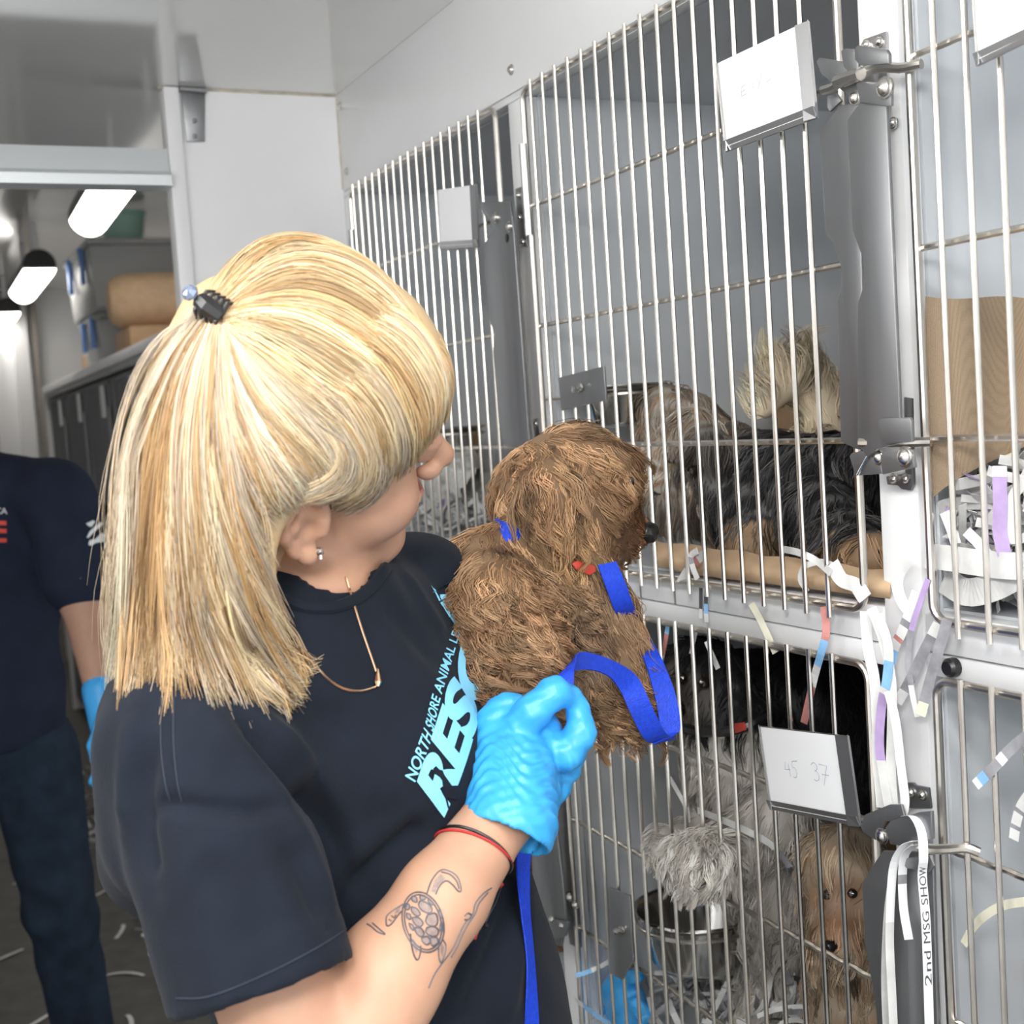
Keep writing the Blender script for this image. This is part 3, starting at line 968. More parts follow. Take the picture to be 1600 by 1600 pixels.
# ------------------------------------------------------------------ the passage beyond: far cages, bins, roll of kraft paper
XC = 0.82
far_bars = None
ztop = 1.785
k = 0
for row, (zb, zt) in enumerate(((1.19, 1.72), (0.60, 1.14), (0.06, 0.55))):
    for i in range(5):
        ya = 3.9 + 0.72 * i
        yb = ya + 0.70
        nm = ('first', 'second', 'third', 'fourth', 'fifth')[i]
        rn = ('top', 'middle', 'bottom')[row]
        t = thing('passage_cage', 'grey barred cage in the passage, %s row, %s from the white partition' % (rn, nm), 'cage', (XC + 0.3, (ya + yb) / 2, zb), group='cages along the far passage')
        obj('body', MB().box((XC + 0.02, ya, zb), (XC + 0.6, yb, zt)).mesh('body', smooth=False), M['far_door'], t)
        fr = obj('door', MB().tube(rounded_rect(ya + 0.03, yb - 0.03, zb + 0.02, zt - 0.02, XC), 0.005, 6, closed=True).mesh('door'), M['plate'], t)
        mb = MB()
        for j in range(1, 15):
            y = ya + 0.03 + (yb - ya - 0.06) * j / 15
            mb.tube([(XC - 0.004, y, zb + 0.015), (XC - 0.004, y, zt - 0.01)], 0.003, 5)
        obj('bars', mb.mesh('bars'), M['plate'], fr, kind='stuff')
        for z in np.linspace(zb + 0.1, zt - 0.1, 3):
            obj('rung', MB().tube([(XC + 0.003, ya + 0.03, z), (XC + 0.003, yb - 0.03, z)], 0.004, 6).mesh('rung'), M['plate'], fr)
        obj('latch_blade', MB().box((XC - 0.012, ya + 0.01, zb + 0.12), (XC - 0.008, ya + 0.06, zt - 0.12)).mesh('latch_blade', smooth=False), M['plate'], fr)
        if row == 0 and i < 5:
            obj('name_card', MB().box((XC - 0.016, ya + 0.10, zt - 0.16), (XC - 0.012, ya + 0.20, zt - 0.03)).mesh('name_card', smooth=False), M['card'], fr)
sh = thing('passage_shelf', 'long pale shelf board on top of the passage cages', 'shelf', (XC + 0.3, 5.7, 1.73))
obj('board', MB().box((XC - 0.03, 3.86, 1.745), (XC + 0.62, 7.54, 1.785)).mesh('board', bevel=0.004), M['panel'], sh)
obj('face_strip', MB().box((XC - 0.015, 3.86, 1.722), (XC + 0.0, 7.54, 1.744)).mesh('face_strip', bevel=0.002), M['bin'], sh)
obj('end_panel', MB().box((XC - 0.02, 7.505, 0.0), (XC + 0.6, 7.54, 1.744)).mesh('end_panel', smooth=False), M['panel'], sh)


def bin_box(label, x, y, z, w, d, h):
    t = thing('storage_bin', label, 'bin', (x + w / 2, y + d / 2, z), group='storage bins on the passage shelf')
    mb = MB()
    a = 0.012
    bot = [(x + a, y + a, z), (x + w - a, y + a, z), (x + w - a, y + d - a, z), (x + a, y + d - a, z)]
    top = [(x, y, z + h), (x + w, y, z + h), (x + w, y + d, z + h), (x, y + d, z + h)]
    mb.add(bot + top, [(0, 3, 2, 1), (0, 1, 5, 4), (1, 2, 6, 5), (2, 3, 7, 6), (3, 0, 4, 7), (4, 5, 6, 7)])
    obj('tub', mb.mesh('tub', bevel=0.008), M['bin'], t)
    obj('lid', MB().box((x - 0.012, y - 0.012, z + h), (x + w + 0.012, y + d + 0.012, z + h + 0.025)).mesh('lid', bevel=0.006), M['bin'], t)
    for yy in (y + d * 0.25, y + d * 0.75):
        obj('clip', MB().box((x - 0.022, yy - 0.025, z + h * 0.45), (x - 0.002, yy + 0.025, z + h + 0.012)).mesh('clip', bevel=0.004), M['bin_blue'], t)
    return t


bin_box('grey bin with blue clips standing on the passage shelf, under the stacked bin', 0.90, 6.05, 1.786, 0.42, 0.55, 0.23)
bin_box('grey bin stacked on the other bin, above the kraft paper roll', 0.86, 5.85, 2.042, 0.52, 0.80, 0.27)
kr = thing('kraft_paper_roll', 'brown kraft paper roll lying on the passage shelf beside the partition', 'paper roll', (0.95, 5.5, 1.908))
prof = [(0.0001, 0.0), (0.02, 0.0), (0.022, -0.01), (0.085, -0.006), (0.098, 0.0), (0.105, 0.03), (0.105, 0.60), (0.10, 0.62)]
obj('paper', MB().lathe((0.86, 5.52, 2.026), (1, -0.12, 0), [(0.0001, 0.0), (0.05, 0.0), (0.085, 0.012), (0.105, 0.04), (0.116, 0.10), (0.118, 0.16), (0.118, 0.62), (0.10, 0.62)], 28).mesh('paper'), M['kraft'], kr)
mt = obj('mint_tub', MB().lathe((1.05, 6.1, 2.339), (0, 0, 1), [(0.0001, 0), (0.08, 0), (0.10, 0.13), (0.106, 0.135), (0.106, 0.15), (0.0001, 0.152)], 20).mesh('mint_tub'), M['mint'])
tag(mt, 'mint green tub on top of the stacked bin in the passage', 'tub')
for lab, y, h, w, x in (('low brown cardboard box on the passage shelf under the kraft paper roll', 5.28, 0.118, 0.5, 0.90),
                        ('brown cardboard box on the passage shelf beyond the bins', 6.9, 0.14, 0.5, 0.98)):
    t = thing('cardboard_box', lab, 'box', (x, y, 1.786), group='cardboard boxes on the passage shelf')
    obj('carton', MB().box((x, y, 1.786), (x + w, y + 0.38, 1.786 + h)).mesh('carton', bevel=0.003), M['card_brown'], t)
    for s in (0, 1):
        obj('flap', MB().box((x + s * w * 0.5 + 0.002, y, 1.787 + h), (x + (s + 1) * w * 0.5 - 0.002, y + 0.38, 1.790 + h)).mesh('flap', smooth=False), M['kraft'], t)
# end wall: door frame and posts
for i, (pxa, pxb, m_) in enumerate(((-40, -22, 'seam'), (-14, 4, 'panel'), (22, 45, 'panel'), (52, 60, 'seam'))):
    a, b = onY(pxa, 560, 9.28)[0], onY(pxb, 560, 9.28)[0]
    struct('trim_%d' % (3 + i), (a, 9.22, 0.0), (b, 9.2995, 2.52), M[m_])

# ------------------------------------------------------------------ the woman
def cv(a, b, c):
    return CR * a + CU * b + CF * c


UPV = np.array([0, 0, 1.0])
wm = thing('person', 'blond woman in a navy tee holding the brown dog with a blue glove', 'person', (P(480, 1400, 1.05)[0], P(480, 1400, 1.05)[1], 0.0))
HO = P(464, 717, 1.0)
HF = norm(cv(0.935, 0.112, 0.337))
HU = cv(0.144, 0.748, -0.647)
HU = norm(HU - HF * (HU @ HF))
HR = np.cross(HF, HU)
HM = np.array([HF, HU, HR])


def hd(f, u, r=0.0):
    return HO + HF * f + HU * u + HR * r


SHR, SHL = P(292, 1165, 0.94), P(648, 935, 1.20)
AX = SHL - SHR
AX[2] = 0
AX = norm(AX)                       # right shoulder -> left shoulder
NX = np.cross(UPV, AX)              # chest normal
if NX @ CR < 0:
    NX = -NX
TM = np.array([AX, NX, UPV])
ELB, WRI = P(498, 1745, 0.89), P(786, 1268, 1.030)
FOREARM = [ELB, P(605, 1525, 0.935), P(692, 1402, 0.975), WRI]
NECK0, NECK1 = hd(-0.022, -0.055), P(500, 985, 1.075)
HIP = P(650, 1800, 1.15)
FLW = np.array([HIP[0], HIP[1], 0.0])


def body_sdf():
    lo = np.minimum.reduce([P(150, 1700, 0.85), P(150, 400, 0.85), FLW - 0.25, SHR - 0.2])
    hi = np.maximum.reduce([P(860, 400, 1.3), P(860, 1800, 1.3), hd(0.2, 0.3), SHL + 0.25])
    lo[2] = 0.80
    s = SDF(lo, hi + 0.03, 0.0036)
    # skull and face
    s.ell(hd(-0.004, 0.055), (0.090, 0.084, 0.073), HM, 0.01)
    s.ell(hd(0.030, 0.0), (0.062, 0.096, 0.060), HM, 0.02)
    for r in (-1, 1):
        s.cone(hd(-0.002, -0.048, 0.047 * r), hd(0.066, -0.086, 0.014 * r), 0.019, 0.018, 0.018)
        s.ell(hd(0.055, -0.022, 0.034 * r), (0.034, 0.034, 0.026), HM, 0.016)
    s.ell(hd(0.076, -0.088), (0.018, 0.017, 0.022), HM, 0.012)
    s.ell(hd(0.088, 0.048), (0.014, 0.012, 0.048), HM, 0.012)
    for r in (-1, 1):
        s.ell(hd(0.106, 0.026, 0.031 * r), (0.018, 0.012, 0.017), HM, 0.008, 'sub')
        s.ell(hd(0.087, 0.026, 0.031 * r), (0.0135, 0.0125, 0.0135), HM, 0.002)
        s.ell(hd(0.0895, 0.034, 0.031 * r), (0.0150, 0.0085, 0.0155), HM, 0.003)
    s.cone(hd(0.092, 0.034), hd(0.117, -0.008), 0.007, 0.0095, 0.006)
    s.ell(hd(0.117, -0.011), (0.0115, 0.0105, 0.0105), HM, 0.005)
    for r in (-1, 1):
        s.ell(hd(0.104, -0.017, 0.0115 * r), (0.011, 0.008, 0.0065), HM, 0.004)
    s.ell(hd(0.095, -0.043), (0.009, 0.0065, 0.020), HM, 0.003)
    s.ell(hd(0.093, -0.056), (0.0095, 0.0070, 0.018), HM, 0.003)
    s.ell(hd(0.103, -0.0495), (0.010, 0.0018, 0.022), HM, 0.002, 'sub')
    # ears
    for r in (-1, 1):
        e = lambda f, u, x: hd(f, u, r * x)
        s.ell(e(-0.010, 0.004, 0.074), (0.017, 0.027, 0.008), HM, 0.006)
        s.chain([e(0.004, 0.012, 0.076), e(-0.002, 0.030, 0.082), e(-0.016, 0.034, 0.086), e(-0.028, 0.022, 0.089), e(-0.029, 0.002, 0.088), e(-0.020, -0.018, 0.083), e(-0.010, -0.028, 0.079)],
                [0.0045, 0.0048, 0.005, 0.005, 0.0048, 0.0046, 0.006], 0.004)
        s.ell(e(-0.007, -0.029, 0.078), (0.009, 0.010, 0.006), HM, 0.004)
        s.chain([e(-0.016, 0.018, 0.082), e(-0.019, 0.004, 0.083), e(-0.014, -0.008, 0.081)], [0.0034, 0.0036, 0.0036], 0.004)
        s.ell(e(-0.008, 0.000, 0.086), (0.008, 0.012, 0.009), HM, 0.004, 'sub')
        s.cone(e(0.004, 0.004, 0.077), e(0.003, -0.008, 0.077), 0.005, 0.005, 0.004)
    # neck, torso, arms
    s.cone(NECK0, NECK1, 0.048, 0.052, 0.015)
    s.cone(hd(0.012, -0.055), P(530, 990, 1.06), 0.034, 0.042, 0.015)
    s.cone(NECK1, SHR + (SHL - SHR) * 0.14, 0.05, 0.050, 0.03)
    s.cone(NECK1, SHL - (SHL - SHR) * 0.12, 0.05, 0.050, 0.03)
    s.ell(P(500, 1160, 1.095), (0.138, 0.082, 0.17), TM, 0.03)
    s.ell(P(590, 1500, 1.14), (0.128, 0.092, 0.24), TM, 0.03)
    s.ell(HIP, (0.150, 0.098, 0.14), TM, 0.04)
    s.cone(SHR, ELB, 0.042, 0.042, 0.02)
    s.chain(FOREARM, [0.041, 0.0395, 0.0335, 0.0265], 0.012)
    s.cone(WRI, P(815, 1205, 1.07), 0.026, 0.024, 0.01)
    s.ell(P(812, 1185, 1.10), (0.035, 0.02, 0.04), np.array([CR, CF, CU]), 0.01)
    # far arm, reaching round behind the dog
    s.chain([SHL, P(840, 1190, 1.36), P(880, 1090, 1.40)], [0.047, 0.038, 0.03], 0.015)
    return s.surface(1)


BV, BQ = body_sdf()
body = obj('body', np_mesh('body', BV, BQ), M['skin'], wm)
body_t = bvh(BV, BQ)

# eyes, brows, lips of her face
for r in (-1, 1):
    obj('eye', MB().lathe(hd(0.0885, 0.025, 0.030 * r), norm(HF - 0.25 * HU), [(0.0001, 0.0112), (0.003, 0.0108), (0.006, 0.0092), (0.0095, 0.0055), (0.0108, 0.0)], 14).mesh('eye'), M['silver' if False else 'card'], wm)
    obj('iris', MB().lathe(hd(0.0885, 0.025, 0.030 * r), norm(HF - 0.25 * HU), [(0.0001, 0.0118), (0.003, 0.0113), (0.0052, 0.0100)], 12).mesh('iris'), M['eye'], wm)
    obj('eyebrow', MB().tube([hd(0.101, 0.044, 0.014 * r), hd(0.101, 0.049, 0.03 * r), hd(0.090, 0.046, 0.046 * r)], [0.002, 0.003, 0.0012], 6).mesh('eyebrow'), M['card_brown'], wm)
lip = mat('lips', (0.50, 0.20, 0.17), 0.4)
obj('lips', MB().tube([hd(0.090, -0.047, -0.021), hd(0.1015, -0.0415, -0.006), hd(0.1015, -0.0415, 0.006), hd(0.090, -0.047, 0.021)], [0.0015, 0.0036, 0.0036, 0.0015], 7)
    .tube([hd(0.090, -0.051, -0.019), hd(0.1005, -0.056, 0.0), hd(0.090, -0.051, 0.019)], [0.0015, 0.0045, 0.0015], 7).mesh('lips'), lip, wm)

# --- the tee
HEMN = norm(P(430, 1620, 0.875) - P(345, 1300, 0.905))
def shirt_sdf():
    lo = np.minimum.reduce([P(150, 1700, 0.80), P(150, 800, 0.80), SHR - 0.2])
    hi = np.maximum.reduce([P(900, 800, 1.35), P(900, 1800, 1.35), SHL + 0.25])
    lo[2] = 0.86
    s = SDF(lo, hi, 0.0040)
    s.ell(P(472, 1165, 1.085), (0.165, 0.118, 0.19), TM, 0.03)
    s.ell(P(585, 1480, 1.135), (0.150, 0.126, 0.30), TM, 0.05)
    s.ell(P(640, 1680, 1.14), (0.172, 0.138, 0.22), TM, 0.05)
    s.cone(P(495, 1000, 1.07), SHR + 0.16 * (SHL - SHR), 0.055, 0.062, 0.03)
    s.cone(P(515, 1005, 1.075), SHL - 0.1 * (SHL - SHR), 0.052, 0.058, 0.03)
    s.cone(SHR, P(300, 1290, 0.955), 0.066, 0.066, 0.03)
    # bust
    s.ell(P(620, 1200, 1.055), (0.060, 0.058, 0.072), TM, 0.05)
    s.ell(P(690, 1110, 1.165), (0.055, 0.046, 0.070), TM, 0.05)
    # back, behind the armhole
    s.cone(P(262, 1120, 1.0), P(258, 1330, 1.02), 0.045, 0.05, 0.04)
    # near sleeve, open at the hem
    sl = SDF(lo, hi, 0.0040)
    sl.cone(P(320, 1205, 0.925), P(352, 1340, 0.905), 0.066, 0.0655, 0.02)
    sl.cone(P(352, 1340, 0.905), P(432, 1620, 0.875), 0.0655, 0.0645, 0.006)
    sl.half(P(415, 1545, 0.885), HEMN, 0.003)
    sl.cone(P(405, 1500, 0.888), P(450, 1690, 0.872), 0.056, 0.058, 0.004, 'sub')
    s._mix(tuple(slice(0, n) for n in s.F.shape), sl.F, 0.008, 'add')
    # far sleeve
    s.cone(SHL, P(800, 1120, 1.33), 0.062, 0.058, 0.02)
    # open neckline
    s.cone(P(495, 1010, 1.07), P(508, 946, 1.058), 0.062, 0.0565, 0.02)
    s.cone(P(492, 918, 1.046), P(485, 850, 1.06), 0.050, 0.062, 0.004, 'sub')
    return s.surface(2)


SV, SQ = shirt_sdf()
st0 = bvh(SV, SQ)


def crease(px, depth, w, n=24):
    """a fold along a curve on the cloth: negative depth = ridge"""
    pts = np.array([hit(st0, x, y)[0] for x, y in catmull(px, n)])
    return pts, depth, w


FOLDS = [crease([(352, 1085), (420, 1160), (480, 1240), (520, 1310), (548, 1395)], 0.012, 0.011),
         crease([(400, 1110), (470, 1190), (520, 1260), (560, 1340)], -0.007, 0.014),
         crease([(330, 1110), (390, 1180), (450, 1265), (500, 1370), (535, 1440)], -0.004, 0.010),
         crease([(545, 1412), (585, 1362), (640, 1315), (680, 1285)], 0.011, 0.012),
         crease([(560, 1450), (600, 1400), (650, 1360), (700, 1300)], -0.006, 0.013),
         crease([(420, 1050), (500, 1120), (560, 1150)], 0.004, 0.016),
         crease([(470, 1270), (560, 1290), (640, 1260)], 0.004, 0.016),
         crease([(240, 1120), (222, 1240), (228, 1330), (240, 1390)], 0.006, 0.010),
         crease([(215, 1100), (198, 1200), (196, 1310)], -0.004, 0.010),
         crease([(232, 1272), (262, 1255), (320, 1262), (400, 1264), (455, 1262)], 0.0050, 0.0060),
         crease([(262, 1090), (262, 1160), (268, 1220), (275, 1256)], 0.0022, 0.0030),
         crease([(700, 1500), (735, 1440), (770, 1380)], 0.007, 0.012),
         crease([(720, 1600), (760, 1520), (800, 1420)], 0.006, 0.012),
         crease([(790, 1600), (805, 1500), (812, 1400)], -0.005, 0.012),
         crease([(300, 1330), (380, 1400), (420, 1500)], 0.003, 0.015),
         crease([(450, 1300), (480, 1380), (510, 1450)], 0.004, 0.012),
         crease([(590, 930), (640, 985), (690, 1040)], 0.003, 0.014),
         crease([(620, 880), (668, 950), (700, 1000)], -0.003, 0.012)]
SN = vnormals(SV, SQ)
disp = np.zeros(len(SV))
for pts, dp, w in FOLDS:
    near = np.where(((SV > pts.min(0) - 3 * w) & (SV < pts.max(0) + 3 * w)).all(1))[0]
    a, b = pts[:-1], pts[1:]
    v = SV[near][:, None, :]
    ba = (b - a)[None]
    t = np.clip(((v - a[None]) * ba).sum(-1) / ((ba ** 2).sum(-1) + 1e-12), 0, 1)
    dist = np.linalg.norm(v - a[None] - t[..., None] * ba, axis=-1)
    j = dist.argmin(1)
    dmin = dist[np.arange(len(near)), j]
    along = (j + t[np.arange(len(near)), j]) / len(a)
    disp[near] -= 1.5 * dp * np.exp(-(dmin / w) ** 2) * np.clip(np.sin(np.pi * np.clip(along, 0.06, 0.94)) * 1.6, 0, 1)
# small irregular waviness of the cloth
disp += 0.0011 * np.sin(SV @ np.array([62, 35, 25.0])) * np.sin(SV @ np.array([-22, 55, 38.0])) 
SV = SV + SN * disp[:, None]
shirt = obj('shirt', np_mesh('shirt', SV, SQ), M['shirt'], wm)
shirt_t = bvh(SV, SQ)


def drape(tree, px, lift, n=None):
    px = catmull(px, n) if n else px
    out = []
    for x, y in px:
        p, nn = hit(tree, x, y)
        out.append(p + nn * lift)
    return out


# stitching: sleeve hem, shoulder seam, neck rib
mb = MB()
mb.tube(drape(shirt_t, [(276, 1560), (330, 1556), (420, 1520), (500, 1478), (546, 1448)], 0.0004, 40), 0.0006, 5)
obj('hem_stitching', mb.mesh('hem_stitching'), M['thread'], shirt)
mb = MB()
mb.tube(drape(shirt_t, [(252, 1090), (252, 1160), (258, 1220), (266, 1252)], 0.0004, 24), 0.0006, 5)
mb.tube(drape(shirt_t, [(272, 1090), (272, 1160), (277, 1215), (284, 1252)], 0.0004, 24), 0.0006, 5)
obj('shoulder_stitching', mb.mesh('shoulder_stitching'), M['thread'], shirt)
mb = MB()
mb.tube(drape(shirt_t, [(430, 930), (470, 948), (515, 950), (552, 938), (582, 915), (602, 888)], 0.0005, 40), 0.0050, 8)
obj('neck_rib', mb.mesh('neck_rib'), M['shirt'], shirt)


def flat_text(txt, bold=0.0, shear=0.0, gap=0.9):
    """a word as filled flat triangles, normalised to the unit box"""
    cu = bpy.data.curves.new('txt', 'FONT')
    cu.body = txt
    cu.offset = bold
    cu.shear = shear
    cu.space_character = gap
    cu.resolution_u = 6
    ob = bpy.data.objects.new('txt', cu)
    COL.objects.link(ob)
    dg = bpy.context.evaluated_depsgraph_get()
    me = bpy.data.meshes.new_from_object(ob.evaluated_get(dg))
    bpy.data.objects.remove(ob)
    bpy.data.curves.remove(cu)
    bm = bmesh.new()
    bm.from_mesh(me)
    bpy.data.meshes.remove(me)
    bmesh.ops.triangulate(bm, faces=bm.faces)
    xs = [v.co.x for v in bm.verts]
    ys = [v.co.y for v in bm.verts]
    x0, x1, y0, y1 = min(xs), max(xs), min(ys), max(ys)
    for v in bm.verts:
        v.co = ((v.co.x - x0) / (x1 - x0), (v.co.y - y0) / (y1 - y0), 0)
    return bm


def drape_print(name, bm, fmap, tree, lift, m, parent, maxlen=9):
    """lay a flat print on a surface: fmap turns print coordinates into points of the view, the print then lies on the cloth"""
    for _ in range(5):
        P2 = {v: fmap(v.co.x, v.co.y) for v in bm.verts}
        ed = [e for e in bm.edges if math.dist(P2[e.verts[0]], P2[e.verts[1]]) > maxlen]
        if not ed:
            break
        bmesh.ops.subdivide_edges(bm, edges=ed, cuts=1)
        bmesh.ops.triangulate(bm, faces=bm.faces)
    for v in bm.verts:
        x, y = fmap(v.co.x, v.co.y)
        p, n = hit(tree, x, y)
        v.co = p + n * lift
    me = bpy.data.meshes.new(name)
    bm.to_mesh(me)
    bm.free()
    return obj(name, me, M[m], parent)


PM = 'print_blue'


def map_small(u, v):
    base = catmull([(648, 1222), (673, 1156), (685, 1101), (704, 1037), (721, 977), (735, 930), (745, 885)], 61)
    top = catmull([(631, 1214), (659.5, 1142), (671.6, 1094), (690, 1030), (709, 975), (724, 925), (735, 880)], 61)
    i = min(max(u, 0), 1) * 60
    k_ = int(min(i, 59))
    t = i - k_
    b = base[k_] * (1 - t) + base[k_ + 1] * t
    a = top[k_] * (1 - t) + top[k_ + 1] * t
    return tuple(b * (1 - v) + a * v)


drape_print('print', flat_text('NORTH SHORE ANIMAL LEAGUE AMERICA', 0.012, 0.12, 1.0), map_small, shirt_t, 0.0010, PM, shirt)


def map_big(u, v):
    # u along the word, v = 1 at the top of the letters
    tx, ty = 650 + 124 * u, 1220 - 380 * u
    hx, hy = 44 - 4 * u, 58 + 4 * u
    bend = 6 * math.sin(math.pi * min(1, 2 * u))
    return tx + hx * (1 - v) + bend * (1 - v), ty + hy * (1 - v)


drape_print('print', flat_text('RESCUE', 0.045, 0.0), map_big, shirt_t, 0.0010, PM, shirt)
sil = [(800, 180), (815, 165), (835, 185), (852, 190), (862, 215), (880, 240), (905, 275), (925, 310), (938, 345), (930, 350), (915, 325), (915, 350), (905, 345), (895, 315),
       (880, 300), (878, 340), (890, 395), (884, 400), (868, 345), (858, 310), (845, 305), (855, 285), (850, 245), (835, 225), (815, 212), (800, 210)]
bm = bmesh.new()
bm.faces.new([bm.verts.new((450 + x * 0.28125, 1150 + y * 0.28125, 0)) for x, y in sil])
bmesh.ops.triangulate(bm, faces=bm.faces)
drape_print('print_emblem', bm, lambda x, y: (x, y), shirt_t, 0.0016, 'shirt', shirt)

# --- trousers and shoes (below the picture)
s = SDF(FLW - [0.3, 0.3, 0.02], FLW + [0.3, 0.3, 1.02], 0.008)
s.ell(HIP - [0, 0, 0.02], (0.170, 0.112, 0.13), TM, 0.03)
for sg in (-1, 1):
    h_ = HIP + AX * 0.085 * sg
    kn = np.array([FLW[0], FLW[1], 0.48]) + AX * 0.10 * sg + NX * 0.02
    an = np.array([FLW[0], FLW[1], 0.08]) + AX * 0.11 * sg
    s.chain([h_ - [0, 0, 0.06], kn, an], [0.088, 0.062, 0.048], 0.02)
V_, Q_ = s.surface(1)
obj('trousers', np_mesh('trousers', V_, Q_), M['jeans'], wm)
for sg in (-1, 1):
    an = np.array([FLW[0], FLW[1], 0.0]) + AX * 0.11 * sg
    s = SDF(an - [0.2, 0.2, 0.01], an + [0.2, 0.2, 0.14], 0.006)
    s.cone(an + NX * -0.03 + [0, 0, 0.045], an + NX * 0.13 + [0, 0, 0.036], 0.044, 0.036, 0.02)
    s.cone(an + [0, 0, 0.05], an + [0, 0, 0.11], 0.045, 0.046, 0.02)
    s.half(an + [0, 0, 0.002], (0, 0, -1), 0.004)
    V_, Q_ = s.surface(1)
    obj('shoe', np_mesh('shoe', V_, Q_), M['seat_dark'], wm)

# --- her hair: a soft base volume with locks laid over it
def hair_sdf():
    lo = np.minimum.reduce([P(140, 1200, 0.72), P(140, 350, 0.72), P(740, 350, 0.72)]) - 0.02
    hi = np.maximum.reduce([P(740, 1200, 1.15), P(740, 350, 1.15), P(140, 350, 1.15)]) + 0.02
    s = SDF(lo, hi, 0.0045)
    s.ell(hd(0.004, 0.063, 0.0), (0.094, 0.095, 0.089), HM, 0.01)
    s.ell(hd(0.026, 0.112, 0.004), (0.062, 0.047, 0.060), HM, 0.015)
    s.ell(hd(0.064, 0.078, 0.010), (0.040, 0.048, 0.060), HM, 0.03)
    for pts, rs in (([P(350, 505, 0.93), P(318, 620, 0.93), P(284, 800, 0.94), P(258, 900, 0.94), P(252, 950, 0.93)], [0.030, 0.036, 0.034, 0.026, 0.012]),
                    ([P(400, 560, 0.93), P(370, 720, 0.91), P(345, 880, 0.915), P(334, 930, 0.92), P(330, 965, 0.91)], [0.05, 0.046, 0.034, 0.024, 0.012]),
                    ([P(400, 690, 0.93), P(350, 830, 0.925), P(356, 920, 0.925), P(385, 985, 0.93)], [0.036, 0.028, 0.025, 0.014]),
                    ([hd(-0.06, 0.0, 0.03), hd(-0.08, -0.06, 0.04), P(350, 930, 0.98)], [0.06, 0.052, 0.03])):
        s.chain(pts, rs, 0.025)
    s.ell(hd(0.098, -0.058, 0.0), (0.094, 0.100, 0.13), HM, 0.008, 'sub')
    s.ell(hd(-0.008, -0.006, 0.095), (0.030, 0.036, 0.06), HM, 0.008, 'sub')
    return s.surface(3)


HV, HQ = hair_sdf()


def flow(a, b, c):
    return 0.5 + 0.5 * np.sin(HV @ np.array(a) + c)


G_GOLD, G_PALE, G_ASH, G_DARK = (np.array(c) for c in ((0.66, 0.43, 0.20), (0.88, 0.72, 0.47), (0.72, 0.62, 0.49), (0.34, 0.19, 0.085)))
HC = G_GOLD * 0.55 + G_PALE * 0.35 + G_DARK * 0.16 + np.zeros_like(HV)
hair = obj('hair', np_mesh('hair', HV, HQ, HC), M['hair'], wm)
VT = np.vstack([HV, BV[::1]])
hair_t = bvh(HV, HQ)
hang_t = bvh(np.vstack([HV, SV]), np.vstack([HQ, SQ + len(HV)]))
head_t = bvh(np.vstack([HV, BV]), np.vstack([HQ, BQ + len(HV)]))


def hair_hit(x, y, tree):
    d = ray(x, y)
    h = tree.ray_cast(Vector(CC), Vector(d).normalized())
    if h[0] is not None and (np.array(h[0]) - CC) @ CF < 1.16:
        n = np.array(h[1])
        return np.array(h[0]), (n if n @ d < 0 else -n)
    q = tree.find_nearest(Vector(P(x, y, 0.97)))
    dep = (np.array(q[0]) - CC) @ CF
    p = P(x, y, dep)
    n = p - np.array(q[0])
    return p, norm(n + 1e-6 - CF * 0.001)


